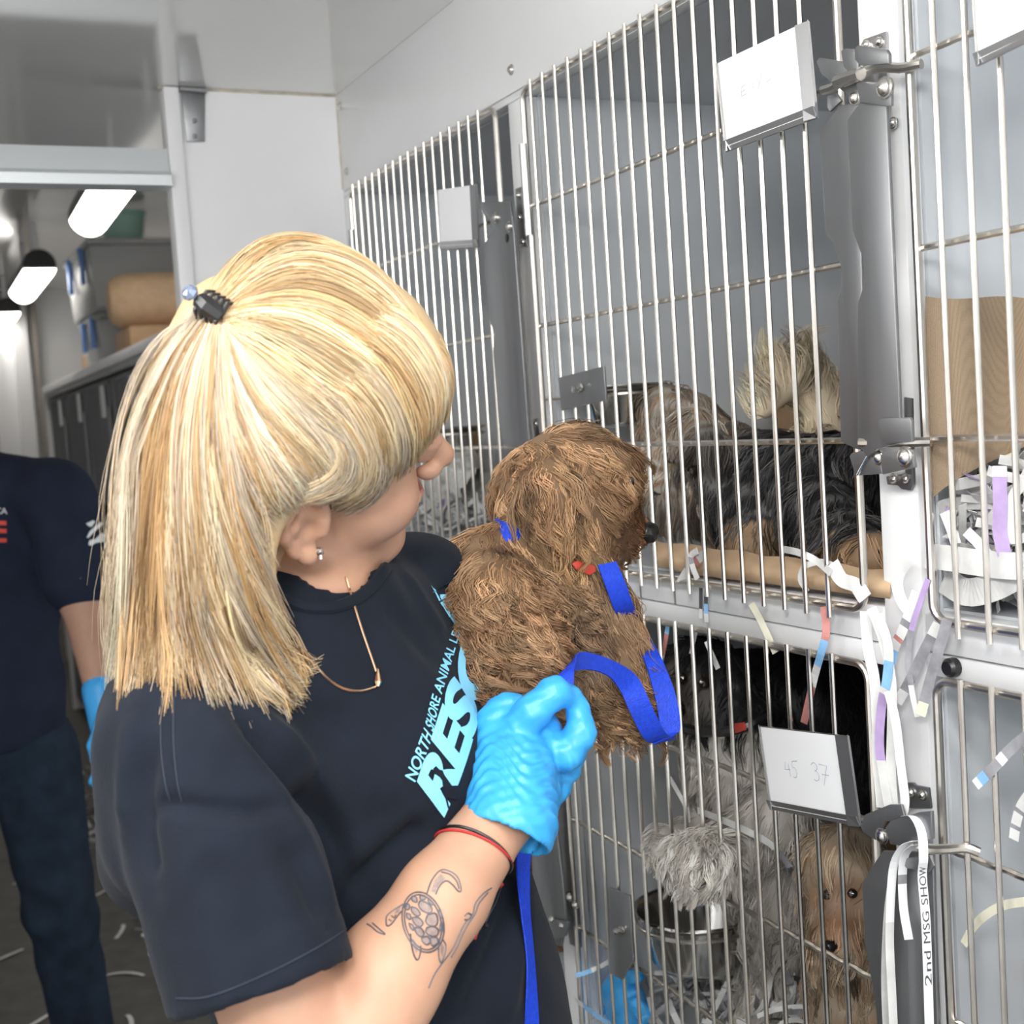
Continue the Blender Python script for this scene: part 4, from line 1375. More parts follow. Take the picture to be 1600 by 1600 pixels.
def sheet(guides, n, mix, K=16, lift=(0.001, 0.008), rad=0.00036, jit=0.010, tree=hair_t, wave=0.002, short=0.0, back=False):
    """locks laid between hand-placed guide lines on the hair volume"""
    GU, GK = 28, 15
    g = np.array([catmull(q, GK) for q in guides])                       # m, GK, 2
    g = np.stack([catmull(g[:, k], GU) for k in range(GK)], 1)           # GU, GK, 2
    Pt = np.empty((GU, GK, 3))
    Nn = np.empty((GU, GK, 3))
    for i in range(GU):
        for k in range(GK):
            Pt[i, k], Nn[i, k] = hair_hit(*g[i, k], tree)
    dref = np.median((Pt - CC) @ CF)
    dd = (Pt - CC) @ CF
    lim = np.clip(dd, dref - 0.10, dref + 0.07)
    Pt = CC + (Pt - CC) * (lim / dd)[..., None]
    # even out jumps in depth along a lock
    for _ in range(3):
        Pt[:, 1:-1] = 0.5 * Pt[:, 1:-1] + 0.25 * (Pt[:, :-2] + Pt[:, 2:])
        Nn[:, 1:-1] = norm(0.5 * Nn[:, 1:-1] + 0.25 * (Nn[:, :-2] + Nn[:, 2:]))
    nl = max(n // 9, 1)
    own = rng.integers(0, nl, n)
    ul = rng.random(nl)
    u = np.clip(ul[own] + rng.normal(0, 0.016, n), 0, 1) * (GU - 1.001)
    e = 1.0 - short * (rng.random(nl)[own] ** 0.65) - 0.06 * rng.random(n)
    v = np.linspace(0, 1, K)[None, :] * e[:, None] * (GK - 1.001)
    i0 = u.astype(int)[:, None] + np.zeros((1, K), int)
    k0 = v.astype(int)
    a, b = (u[:, None] - i0)[..., None], (v - k0)[..., None]
    def bil(A):
        return (A[i0, k0] * (1 - a) + A[i0 + 1, k0] * a) * (1 - b) + (A[i0, k0 + 1] * (1 - a) + A[i0 + 1, k0 + 1] * a) * b
    pts, nn = bil(Pt), norm(bil(Nn))
    lf = rng.uniform(*lift, nl)[own] + rng.uniform(-0.0015, 0.0015, n)
    s = np.linspace(0, 1, K)[None, :]
    prof = (0.25 + 0.75 * np.sin(np.pi * np.clip(s * 0.9 + 0.05, 0, 1)))
    pts = pts + nn * (lf[:, None] * prof)[..., None]
    tang = norm(np.gradient(pts, axis=1))
    sd = norm(np.cross(tang, nn))
    ph, fr = rng.uniform(0, 6.28, nl)[own], rng.uniform(0.5, 1.3, nl)[own]
    am = rng.normal(0, jit, nl)[own] * 0.25
    off = am[:, None] * np.sin(np.pi * s) + wave * np.sin(ph[:, None] + 6.28 * fr[:, None] * s) * s + rng.normal(0, 0.0012, (n, 1)) + rng.normal(0, jit * 0.22, (n, 1)) * s ** 2
    pts = pts + sd * off[..., None]
    pal = np.stack([G_GOLD, G_PALE, G_ASH, G_DARK])
    w = np.array(mix, float)
    pick = rng.choice(4, nl, p=w / w.sum())[own]
    alt = rng.choice(4, n, p=w / w.sum())
    c = 0.72 * pal[pick] + 0.28 * pal[alt]
    c = c * rng.normal(1, 0.10, (n, 1)) * rng.normal(1, 0.17, nl)[own][:, None]
    r = rad * np.concatenate([np.linspace(0.8, 1, 3), np.ones(K - 6), np.linspace(1, 0.35, 3)])[None, :]
    return pts, np.broadcast_to(r, (n, K)), np.clip(c, 0.01, 0.95)


SH = []
crown = [[(600, 440), (530, 398), (450, 386), (380, 410), (326, 470)], [(648, 505), (580, 432), (490, 398), (405, 420), (342, 482)], [(655, 540), (585, 472), (490, 432), (410, 448), (346, 488)],
         [(660, 590), (585, 522), (500, 478), (418, 478), (350, 494)], [(620, 625), (550, 575), (485, 535), (412, 510), (352, 500)],
         [(560, 655), (500, 620), (445, 578), (392, 540), (354, 508)]]
SH.append(sheet(crown, 2600, (0.42, 0.45, 0.06, 0.07), lift=(0.002, 0.011)))
bangs = [[(560, 470), (625, 492), (672, 550), (692, 610), (693, 668)], [(545, 495), (600, 520), (648, 575), (674, 635), (672, 695)],
         [(530, 525), (585, 555), (625, 610), (648, 675), (645, 735)], [(515, 560), (565, 600), (600, 655), (615, 715), (606, 770)],
         [(500, 590), (545, 635), (575, 690), (585, 745), (568, 805)]]
SH.append(sheet(bangs, 2000, (0.30, 0.50, 0.16, 0.04), lift=(0.002, 0.010), tree=head_t, short=0.22))
side = [[(480, 588), (556, 636), (598, 705), (584, 776), (530, 806)], [(462, 600), (528, 650), (560, 708), (538, 760), (470, 784)],
        [(444, 620), (495, 665), (518, 708), (496, 746), (436, 780)]]
SH.append(sheet(side, 1100, (0.18, 0.30, 0.48, 0.04), lift=(0.002, 0.009), short=0.12, jit=0.014, wave=0.004))
hang = [[(356, 512), (366, 620), (385, 700), (404, 755), (424, 786)], [(350, 512), (352, 640), (368, 760), (398, 870), (436, 962)],
        [(345, 512), (342, 650), (358, 800), (402, 945), (498, 1072)], [(340, 508), (320, 650), (325, 820), (360, 1010), (462, 1150)],
        [(335, 504), (300, 640), (295, 820), (308, 1010), (358, 1145)]]
SH.append(sheet(hang, 3600, (0.32, 0.16, 0.34, 0.18), lift=(0.002, 0.011), wave=0.005, short=0.36, tree=hang_t))
mid = [[(356, 506), (425, 555), (490, 600), (540, 640), (575, 700)], [(356, 509), (410, 590), (465, 650), (515, 700), (548, 765)],
       [(356, 512), (388, 620), (430, 690), (475, 735), (505, 780)], [(352, 514), (366, 630), (392, 710), (420, 765), (440, 800)]]
SH.append(sheet(mid, 2000, (0.22, 0.36, 0.36, 0.06), lift=(0.002, 0.010), jit=0.016, wave=0.004))
gapq = [[(345, 508), (322, 650), (318, 820), (330, 980), (370, 1090)], [(338, 504), (290, 640), (282, 820), (285, 1000), (305, 1140)], [(332, 500), (275, 620), (258, 800), (250, 980), (222, 1155)]]
SH.append(sheet(gapq, 1600, (0.40, 0.12, 0.22, 0.26), lift=(0.001, 0.008), jit=0.024, wave=0.006, short=0.40, tree=hang_t))
backc = [[(332, 500), (285, 620), (270, 800), (264, 985), (248, 1150)], [(326, 497), (284, 610), (254, 780), (230, 970), (204, 1175)],
         [(320, 494), (280, 592), (240, 760), (210, 950), (168, 1215)], [(314, 489), (270, 570), (230, 720), (204, 900), (178, 1150)]]
SH.append(sheet(backc, 2600, (0.40, 0.12, 0.20, 0.28), lift=(0.002, 0.012), wave=0.007, short=0.42, tree=hang_t))
fine = [[(338, 495), (275, 540), (228, 660), (206, 800), (208, 960)], [(310, 490), (250, 600), (212, 760), (196, 940), (172, 1130)]]
SH.append(sheet(fine, 160, (0.2, 0.3, 0.5, 0.0), lift=(0.004, 0.022), jit=0.05, wave=0.012, rad=0.00022))
ends = [[(360, 900), (390, 990), (440, 1040), (495, 1052)], [(340, 950), (370, 1040), (420, 1090), (452, 1118)], [(400, 900), (430, 980), (470, 1020), (500, 1040)]]
SH.append(sheet(ends, 260, (0.4, 0.3, 0.2, 0.1), lift=(0.002, 0.012), jit=0.03, wave=0.007, tree=hang_t))
# the side of the head turned away from us: locks hanging from crown to nape
n = 1500
th = rng.uniform(0.5, 2.3, n)
pts = np.empty((n, 16, 3))
for k in range(16):
    s_ = k / 15
    fi = 0.004 + 0.095 * np.cos(th) * np.sin(0.2 + 1.5 * s_)
    ui = 0.063 + 0.096 * np.cos(0.2 + 1.5 * s_) - 0.08 * max(0, s_ - 0.7) / 0.3
    ri = -0.090 * np.sin(th) * np.sin(0.2 + 1.5 * s_)
    pts[:, k] = HO + fi[:, None] * HF + ui * HU + ri[:, None] * HR
pts += rng.normal(0, 0.0015, (n, 1, 3))
keepm = ~((np.cos(th) > 0.35))
SH.append((pts[keepm], np.full((keepm.sum(), 16), 0.00045), (G_PALE * 0.6 + G_GOLD * 0.4) * rng.normal(1, 0.12, (keepm.sum(), 1))))
# fringe over the forehead, seen only from the side
n = 1300
la = rng.uniform(-1.25, 0.75, n)
pts = np.empty((n, 16, 3))
for k in range(16):
    a_ = -0.9 + 2.75 * k / 15
    pts[:, k] = HO + (0.064 + 0.0435 * np.cos(la) * math.sin(a_))[:, None] * HF + (0.078 + 0.0515 * np.cos(la * 0.7) * math.cos(a_))[:, None] * HU + (0.010 + 0.0635 * np.sin(la))[:, None] * HR
pts += rng.normal(0, 0.0012, (n, 1, 3))
SH.append((pts, np.full((n, 16), 0.00042), (G_PALE * 0.55 + G_GOLD * 0.45) * rng.normal(1, 0.14, (n, 1))))
allp = np.concatenate([q[0] for q in SH])
allr = np.concatenate([np.asarray(q[1]) for q in SH])
allc = np.concatenate([q[2] for q in SH])
obj('locks', strands('locks', allp, allr, allc), M['hair'], hair, kind='stuff')

# claw clip holding the hair
cp, cn = hit(hair_t, 336, 492)
clip = obj('hair_clip', MB().tube([cp + cn * 0.008 + cv(-0.006, 0.006, 0), cp + cn * 0.011, cp + cn * 0.008 + cv(0.008, -0.005, 0)], [0.006, 0.0075, 0.006], 8).mesh('hair_clip'), M['black'], wm)
mb = MB()
for i in range(5):
    q = cp + cn * 0.010 + cv(-0.004 + 0.0035 * i, 0.004 - 0.002 * i, 0)
    for sg in (-1, 1):
        mb.tube([q, q + cv(0.004 * sg, 0.006 * sg, 0) + cn * 0.001, q + cv(0.006 * sg, 0.010 * sg, 0) - cn * 0.006], [0.0019, 0.0018, 0.0008], 6)
obj('clip_teeth', mb.mesh('clip_teeth'), M['black'], clip)
obj('clip_gem', MB().lathe(cp + cn * 0.013 + cv(-0.010, 0.008, 0), cn, [(0.0001, 0.004), (0.004, 0.0035), (0.0058, 0.0012), (0.0058, -0.001), (0.004, -0.003)], 8).mesh('clip_gem', smooth=False), mat('dark_crystal', (0.25, 0.3, 0.42), 0.05, 0.6), clip)

# earring, necklace
ep, en = hit(body_t, 497, 862)
obj('earring', MB().lathe(ep, en, [(0.003, -0.001), (0.0034, 0.001), (0.0026, 0.0036), (0.0001, 0.0042)], 10).tube([ep + cv(0, -0.003, 0) + en * 0.002, ep + cv(0, -0.006, 0) + en * 0.002], 0.0016, 7).mesh('earring'), M['silver'], wm)
both_t = bvh(np.vstack([SV, BV]), np.vstack([SQ, BQ + len(SV)]))
neckp = drape(both_t, [(539, 900), (552, 945), (566, 990), (580, 1030), (589, 1056)], 0.0012, 40)
neckq = drape(both_t, [(586, 1074), (562, 1080), (536, 1076), (512, 1062), (494, 1042), (474, 1020)], 0.0012, 40)
nk = obj('necklace', MB().tube(neckp, 0.0009, 5).tube(neckq, 0.0009, 5).mesh('necklace'), M['gold'], wm)
pa, pb = drape(both_t, [(588, 1046), (588, 1074)], 0.002)
obj('pendant', MB().tube([pa, pa * 0.6 + pb * 0.4, pa * 0.25 + pb * 0.75, pb], [0.0008, 0.0022, 0.0032, 0.0014], 9).mesh('pendant'), M['gold'], nk)

# --- the gloved hand: palm, four bent fingers of different lengths, thumb
def glove_sdf():
    lo = np.minimum.reduce([P(700, 1380, 1.0), P(700, 1020, 1.0), P(960, 1380, 1.0)]) - 0.02
    hi = np.maximum.reduce([P(960, 1020, 1.24), P(700, 1020, 1.24), P(960, 1380, 1.24)]) + 0.02
    s = SDF(lo, hi, 0.0019)
    # cuff, flared over the wrist
    s.cone(P(796, 1288, 1.020), P(802, 1205, 1.052), 0.0380, 0.034, 0.006)
    s.cone(P(776, 1350, 1.004), P(794, 1276, 1.026), 0.0400, 0.0305, 0.003, 'sub')
    # palm and back of the hand
    s.ell(P(808, 1170, 1.075), (0.0330, 0.0195, 0.048), np.array([norm(CR * 0.9 + CU * 0.25 + CF * 0.25), norm(CF - CR * 0.26), norm(CU * 0.96 - CR * 0.25)]), 0.012)
    s.cone(P(800, 1235, 1.062), P(838, 1145, 1.085), 0.028, 0.022, 0.012)
    s.cone(P(780, 1140, 1.075), P(772, 1215, 1.062), 0.018, 0.024, 0.014)
    s.cone(P(842, 1232, 1.075), P(822, 1280, 1.055), 0.018, 0.018, 0.012)
    # thumb: leaves the side of the palm, runs up and over
    s.chain([P(796, 1160, 1.058), P(832, 1112, 1.052), P(866, 1082, 1.057), P(890, 1088, 1.067)], [0.0165, 0.0142, 0.0130, 0.0100], 0.004)
    # index finger: bent at the knuckle, its tip meets the thumb round the leash
    s.chain([P(838, 1166, 1.072), P(884, 1178, 1.068), P(908, 1146, 1.068), P(902, 1104, 1.070)], [0.0155, 0.0140, 0.0125, 0.0098], 0.0035)
    # middle, ring and little finger curled under the dog
    s.chain([P(838, 1194, 1.078), P(882, 1202, 1.092), P(896, 1176, 1.122), P(872, 1156, 1.132)], [0.0150, 0.0132, 0.0115, 0.0095], 0.003)
    s.chain([P(830, 1222, 1.078), P(868, 1232, 1.092), P(880, 1210, 1.118), P(858, 1190, 1.128)], [0.0142, 0.0122, 0.0108, 0.0090], 0.003)
    s.chain([P(822, 1248, 1.072), P(852, 1262, 1.088), P(864, 1244, 1.110), P(848, 1226, 1.118)], [0.0126, 0.0106, 0.0094, 0.0078], 0.003)
    return s.surface(1)


GV, GQ = glove_sdf()
GN = vnormals(GV, GQ)
wr_c = P(795, 1270, 1.035)
q = GV - wr_c
axw = norm(P(815, 1180, 1.075) - P(775, 1320, 1.005))
al = q @ axw
wr_amt = np.exp(-((al - 0.012) / 0.03) ** 2)
GV = GV + GN * (0.0012 * np.sin(al * 520 + 7 * np.sin(q @ CR * 110)) * wr_amt + 0.0006 * np.sin(GV @ np.array([260, 210, 330.0])) * np.sin(GV @ np.array([-190, 240, 150.0])))[:, None]
glove = obj('glove', np_mesh('glove', GV, GQ), M['glove'], wm)
s = SDF(P(880, 1090, 1.40) - 0.11, P(880, 1090, 1.40) + 0.11, 0.003)
s.ell(P(885, 1080, 1.40), (0.036, 0.018, 0.042), np.array([CR, CF, CU]), 0.01)
s.cone(P(845, 1180, 1.365), P(880, 1100, 1.395), 0.031, 0.028, 0.01)
for i, (dx, L) in enumerate(((-26, 60), (-8, 72), (10, 68), (28, 52))):
    s.chain([P(885 + dx, 1050, 1.395), P(888 + dx * 1.2, 1050 - L * 0.5, 1.385), P(890 + dx * 1.3, 1050 - L, 1.365)], [0.010, 0.009, 0.0075], 0.003)
s.chain([P(860, 1090, 1.39), P(835, 1060, 1.37), P(832, 1030, 1.355)], [0.012, 0.0105, 0.008], 0.004)
V_, Q_ = s.surface(1)
obj('glove', np_mesh('glove', V_, Q_), M['glove'], wm)

# --- bracelets on the wrist
arm_t = body_t


def wrist_ring(t, tilt, r, lift, n=40):
    c = FOREARM[2] * (1 - t) + FOREARM[3] * t
    ax = norm(norm(FOREARM[3] - FOREARM[2]) + tilt)
    e1 = norm(np.cross(ax, CF))
    e2 = np.cross(ax, e1)
    pts = []
    for i in range(n):
        d = math.cos(2 * math.pi * i / n) * e1 + math.sin(2 * math.pi * i / n) * e2
        h_ = arm_t.ray_cast(Vector(c), Vector(d))
        pts.append(np.array(h_[0]) + d * lift if h_[0] is not None else c + d * 0.03)
    return MB().tube(pts, r, 6, closed=True)


br = obj('bracelet', wrist_ring(0.52, CU * 0.05 - CR * 0.12, 0.0013, 0.0012).mesh('bracelet'), M['black'], wm, label='black cord bracelet')
br2 = obj('bracelet', wrist_ring(0.50, CU * 0.12 - CR * 0.18, 0.0011, 0.0014).mesh('bracelet'), M['cord_red'], wm, label='red cord bracelet')
mb = MB()
for px, py, d in ((786, 1366, 1.008), (791, 1358, 1.012), (797, 1351, 1.017)):
    mb.lathe(P(px, py, d), cv(0.6, 0.75, 0.3), [(0.0001, -0.0022), (0.0018, -0.001), (0.0018, 0.001), (0.0001, 0.0022)], 8)
obj('beads', mb.mesh('beads'), M['silver'], br)
mb = MB()
mb.tube([P(x, y, d) for (x, y), d in zip(catmull([(783, 1372), (778, 1385), (766, 1394), (755, 1412), (752, 1432), (748, 1450), (742, 1468)], 22), np.linspace(1.008, 0.992, 22))], 0.0011, 5)
mb.lathe(P(782, 1382, 1.006), (0, 0, 1), [(0.0001, -0.003), (0.0028, 0), (0.0001, 0.003)], 8)
mb.lathe(P(750, 1446, 0.995), (0, 0, 1), [(0.0001, -0.0025), (0.0024, 0), (0.0001, 0.0025)], 8)
obj('cord_end', mb.mesh('cord_end'), M['cord_red'], br2)
mb = MB()
mb.tube([P(x, y, d) for (x, y), d in zip(catmull([(786, 1378), (775, 1410), (764, 1430), (759, 1443)], 12), np.linspace(1.012, 1.0, 12))], 0.0005, 4)
mb.lathe(P(759, 1446, 1.0), (0, 0, 1), [(0.0001, -0.003), (0.0032, 0), (0.0001, 0.003)], 10)
obj('black_bead', mb.mesh('black_bead'), M['black'], br)

# --- the turtle tattoo on the forearm: thin lines of ink on the skin
def zp(x, y):
    return (450 + x * 0.28125, 1150 + y * 0.28125)


def ink(polys, r=0.00065, lift=0.0002):
    mb = MB()
    for pl in polys:
        px = [zp(x, y) for x, y in pl]
        px = catmull(px, max(6, 4 * len(px)))
        pts, ok = [], True
        for x, y in px:
            p, n = hit(body_t, x, y)
            pts.append(p + n * lift)
        mb.tube(pts, r, 4)
    return mb


def ell_pl(cx, cy, rx, ry, rot, n=24, a0=0, a1=360):
    c, s_ = math.cos(math.radians(rot)), math.sin(math.radians(rot))
    out = []
    for i in range(n + 1):
        a = math.radians(a0 + (a1 - a0) * i / n)
        x, y = rx * math.cos(a), ry * math.sin(a)
        out.append((cx + c * x - s_ * y, cy + s_ * x + c * y))
    return out


cells = [[(735, 915), (775, 930), (800, 960), (785, 985), (745, 970), (725, 940)], [(775, 995), (815, 985), (830, 1010), (825, 1050), (790, 1055), (765, 1030)],
         [(770, 1065), (810, 1060), (835, 1080), (825, 1110), (790, 1110), (765, 1090)], [(685, 950), (715, 960), (735, 990), (715, 1000), (690, 980)],
         [(690, 1010), (725, 1010), (750, 1040), (730, 1060), (700, 1040)], [(705, 1065), (740, 1070), (755, 1100), (735, 1115), (712, 1095)],
         [(740, 1120), (775, 1115), (790, 1145), (770, 1160), (748, 1145)], [(790, 1120), (825, 1120), (830, 1150), (800, 1165)],
         [(650, 930), (675, 940), (670, 965), (650, 960)], [(660, 985), (680, 995), (680, 1020), (662, 1010)], [(672, 1040), (695, 1055), (697, 1080), (680, 1065)],
         [(840, 960), (852, 985), (850, 1010), (838, 990)], [(850, 1030), (858, 1060), (852, 1090), (842, 1065)], [(690, 890), (715, 900), (715, 925), (690, 915)], [(735, 885), (765, 895), (755, 910), (735, 905)],
         [(780, 900), (805, 925), (800, 940), (780, 920)]]
lines = [ell_pl(750, 1035, 112, 170, -14), ell_pl(750, 1035, 98, 155, -14),
         [(770, 880), (800, 800), (850, 745), (905, 755), (945, 790), (962, 855), (945, 862), (915, 828), (880, 805), (845, 830), (820, 880)],
         [(850, 755), (900, 770), (935, 805), (950, 850)],
         [(640, 935), (600, 960), (560, 990), (545, 1015), (550, 1055), (575, 1045), (610, 1000), (630, 975)],
         [(575, 1000), (590, 1010), (600, 995)], [(560, 1020), (575, 1030)],
         [(680, 1100), (685, 1160), (700, 1220), (720, 1245), (735, 1200), (735, 1165)], [(840, 1140), (835, 1190), (838, 1235), (850, 1260), (870, 1210), (875, 1160), (855, 1125)],
         [(440, 1045), (465, 1060), (500, 1090), (540, 1105)], [(470, 1040), (505, 1070), (540, 1100)],
         [(1130, 845), (1085, 875), (1040, 930), (1025, 990), (990, 1030), (960, 1080), (930, 1150), (895, 1210), (850, 1270), (810, 1330), (780, 1400)],
         [(1110, 870), (1060, 930), (1040, 985), (1000, 1045), (965, 1110), (940, 1170), (905, 1230)], [(980, 1000), (1000, 985), (1020, 1000), (1000, 1020), (980, 1020)]]
lines += [c + [c[0]] for c in cells]
tat = obj('tattoo', ink(lines).mesh('tattoo'), M['tattoo'], wm)
bm = bmesh.new()
for c in cells + [[(790, 870), (815, 800), (850, 760), (880, 790), (840, 825), (815, 875)], [(630, 945), (600, 965), (590, 990), (615, 985)], [(690, 1115), (695, 1170), (715, 1215), (725, 1170)], [(848, 1140), (845, 1200), (858, 1235), (868, 1170)]]:
    cx, cy = sum(p[0] for p in c) / len(c), sum(p[1] for p in c) / len(c)
    bm.faces.new([bm.verts.new((*zp(cx + (x - cx) * 0.9, cy + (y - cy) * 0.9), 0)) for x, y in c])
bmesh.ops.triangulate(bm, faces=bm.faces)
drape_print('tattoo_shading', bm, lambda x, y: (x, y), body_t, 0.00025, 'tattoo_shade', tat)

# ------------------------------------------------------------------ the held dog
BRN, TAN_, DKB, SIL = (np.array(c) for c in ((0.29, 0.155, 0.080), (0.56, 0.36, 0.205), (0.095, 0.045, 0.024), (0.45, 0.34, 0.25)))


def lerp3(a, b, t):
    return a[None] * (1 - t[:, None]) + b[None] * t[:, None]


def near(p, c, r):
    return np.clip(1 - np.linalg.norm(p - c, axis=1) / r, 0, 1)


dg = thing('dog', 'curly brown dog with blue leash, held up in front of the cages by the woman', 'dog', P(880, 1010, 1.30))
DHC = P(878, 772, 1.305)


def dog_sdf():
    lo = np.minimum.reduce([P(640, 640, 1.0), P(640, 1240, 1.0), P(1080, 1240, 1.0)])
    hi = np.maximum.reduce([P(640, 640, 1.46), P(1080, 640, 1.46), P(1080, 1240, 1.46)])
    s = SDF(lo, hi, 0.0045)
    # head: skull, cheeks, muzzle turned to the cage
    s.ell(P(868, 762, 1.305), (0.062, 0.056, 0.056), np.array([norm(CR * 0.95 - CU * 0.2), norm(CU), norm(CF)]), 0.01)
    s.cone(P(905, 735, 1.31), P(945, 740, 1.33), 0.046, 0.038, 0.02)
    s.cone(P(930, 785, 1.315), P(972, 818, 1.345), 0.042, 0.025, 0.02)
    s.cone(P(925, 830, 1.31), P(960, 848, 1.335), 0.030, 0.022, 0.02)
    # ear flap
    s.chain([P(845, 728, 1.256), P(858, 780, 1.222), P(878, 826, 1.216)], [0.022, 0.033, 0.018], 0.008)
    s.chain([P(900, 705, 1.37), P(945, 790, 1.39)], [0.024, 0.02], 0.012)
    # neck and trunk
    s.cone(P(860, 825, 1.32), P(868, 930, 1.31), 0.044, 0.056, 0.02)
    s.cone(P(850, 930, 1.30), P(905, 1060, 1.31), 0.068, 0.062, 0.03)
    # near fore limb, hanging over the woman's arm
    s.chain([P(752, 905, 1.215), P(780, 960, 1.165), P(802, 1035, 1.135), P(812, 1062, 1.135)], [0.040, 0.044, 0.034, 0.024], 0.03)
    s.cone(P(790, 890, 1.25), P(850, 940, 1.26), 0.045, 0.05, 0.03)
    # other limb
    s.chain([P(912, 960, 1.305), P(945, 1050, 1.295), P(962, 1110, 1.28), P(992, 1160, 1.275)], [0.046, 0.042, 0.034, 0.020], 0.03)
    s.cone(P(905, 1090, 1.29), P(940, 1130, 1.285), 0.042, 0.034, 0.03)
    return s.surface(1)


DV, DQ = dog_sdf()
dog_t = bvh(DV, DQ)
nose_p = P(1010, 832, 1.342)


def dog_col(p):
    n = 0.5 + 0.5 * np.sin(p @ np.array([60, 45, 70.0])) * np.sin(p @ np.array([-40, 80, 30.0]))
    c = lerp3(BRN, TAN_, n)
    head = near(p, P(860, 740, 1.26), 0.10)
    c = c * (1 - 0.5 * head[:, None]) + 0.5 * head[:, None] * TAN_[None]
    mz = np.clip(near(p, P(968, 790, 1.33), 0.075) * 1.6, 0, 1)
    c = c * (1 - mz[:, None]) + mz[:, None] * (np.array([0.17, 0.075, 0.034]))[None]
    back = near(p, P(860, 960, 1.24), 0.10)
    c = c * (1 - 0.55 * back[:, None]) + 0.55 * back[:, None] * SIL[None]
    ear = np.clip(near(p, P(880, 840, 1.235), 0.06) * 1.3, 0, 1)
    return c * (1 - ear[:, None]) + ear[:, None] * np.array([0.58, 0.36, 0.18])[None]


obj('body', np_mesh('body', DV, DQ, dog_col(DV) * 0.45), M['fur'], dg)  # darkened under the locks: shade between them put into the colour


def dog_comb(p):
    x = np.tile(cv(0.25, -0.75, 0.0), (len(p), 1))
    hm = near(p, P(868, 762, 1.30), 0.13)[:, None]
    part = P(850, 690, 1.29)
    rad_ = norm(p - part)
    x = x * (1 - np.clip(hm * 2, 0, 1)) + rad_ * np.clip(hm * 2, 0, 1)
    mzm = np.clip(near(p, P(965, 800, 1.33), 0.07) * 2, 0, 1)[:, None]
    x = x * (1 - mzm) + cv(0.45, -0.75, 0.1)[None] * mzm
    lm = np.clip(near(p, P(770, 930, 1.18), 0.09) * 2, 0, 1)[:, None]
    return x * (1 - lm) + cv(-0.15, -0.9, -0.1)[None] * lm


limb = P(800, 1030, 1.13)
is_limb = lambda p: (proj(p)[:, 1] > 900) & ((p - CC) @ CF < 1.235)
obj('fur', fur('fur', DV, DQ, 20000, dog_comb, lambda r: np.where(np.linalg.norm(r - nose_p, axis=1) < 0.07, 0.018, np.where(np.linalg.norm(r - DHC, axis=1) < 0.10, 0.046, 0.056)), 0.00058, dog_col,
               lift=0.30, curl=0.0055, waves=1.5, clump=24, cl=0.88, K=8, grav=0.6), M['fur'], dg, kind='stuff')
obj('fur', fur('fur', DV, DQ, 9000, dog_comb, 0.050, 0.00058, dog_col, lift=0.55, curl=0.0085, waves=2.2, clump=20, cl=0.9, K=10, grav=0.35,
               keep=lambda c: is_limb(c) * 1.0), M['fur'], dg, kind='stuff')
obj('fur', fur('fur', DV, DQ, 4500, dog_comb, 0.036, 0.0006, dog_col, lift=0.7, curl=0.008, waves=2.2, clump=14, cl=0.85, K=9, grav=0.3,
               keep=lambda c: (proj(c)[:, 1] > 1060) * 1.0), M['fur'], dg, kind='stuff')
nm = MB().lathe(nose_p, norm(cv(0.9, -0.15, 0.35)), [(0.0001, 0.013), (0.006, 0.012), (0.0105, 0.008), (0.012, 0.002), (0.010, -0.006)], 14)
obj('nose', nm.mesh('nose'), M['nose'], dg)
e_p, e_n = hit(dog_t, 986, 752)
obj('eye', MB().lathe(e_p - e_n * 0.003, e_n, [(0.0001, 0.006), (0.004, 0.005), (0.0065, 0.001), (0.006, -0.004)], 12).mesh('eye'), M['eye'], dg)


def web(pts, w, sides, name, parent=None, m='leash', n=40, th=0.0014):
    pts = catmull(pts, n)
    sides = catmull(sides, n)
    return MB().ribbon(pts, w, [q for q in sides], th)


# collar and the red tag at the throat
cl = obj('collar', web([P(770, 822, 1.31), P(778, 828, 1.222), P(806, 842, 1.205), P(850, 878, 1.250), P(905, 893, 1.255), P(948, 888, 1.30), P(930, 860, 1.37), P(850, 810, 1.38), P(770, 822, 1.31)],
                       0.020, [cv(0.2, 0.9, 0.3)] * 9, 'collar').mesh('collar'), M['leash'], dg)
tg = MB().prism([P(x, y, 1.212 + (x - 895) * 0.0004) for x, y in ((893, 880), (902, 876), (930, 884), (931, 893), (922, 899), (900, 890))], CF * 0.003)
obj('tag', tg.mesh('tag', bevel=0.0008), M['tag_red'], cl)

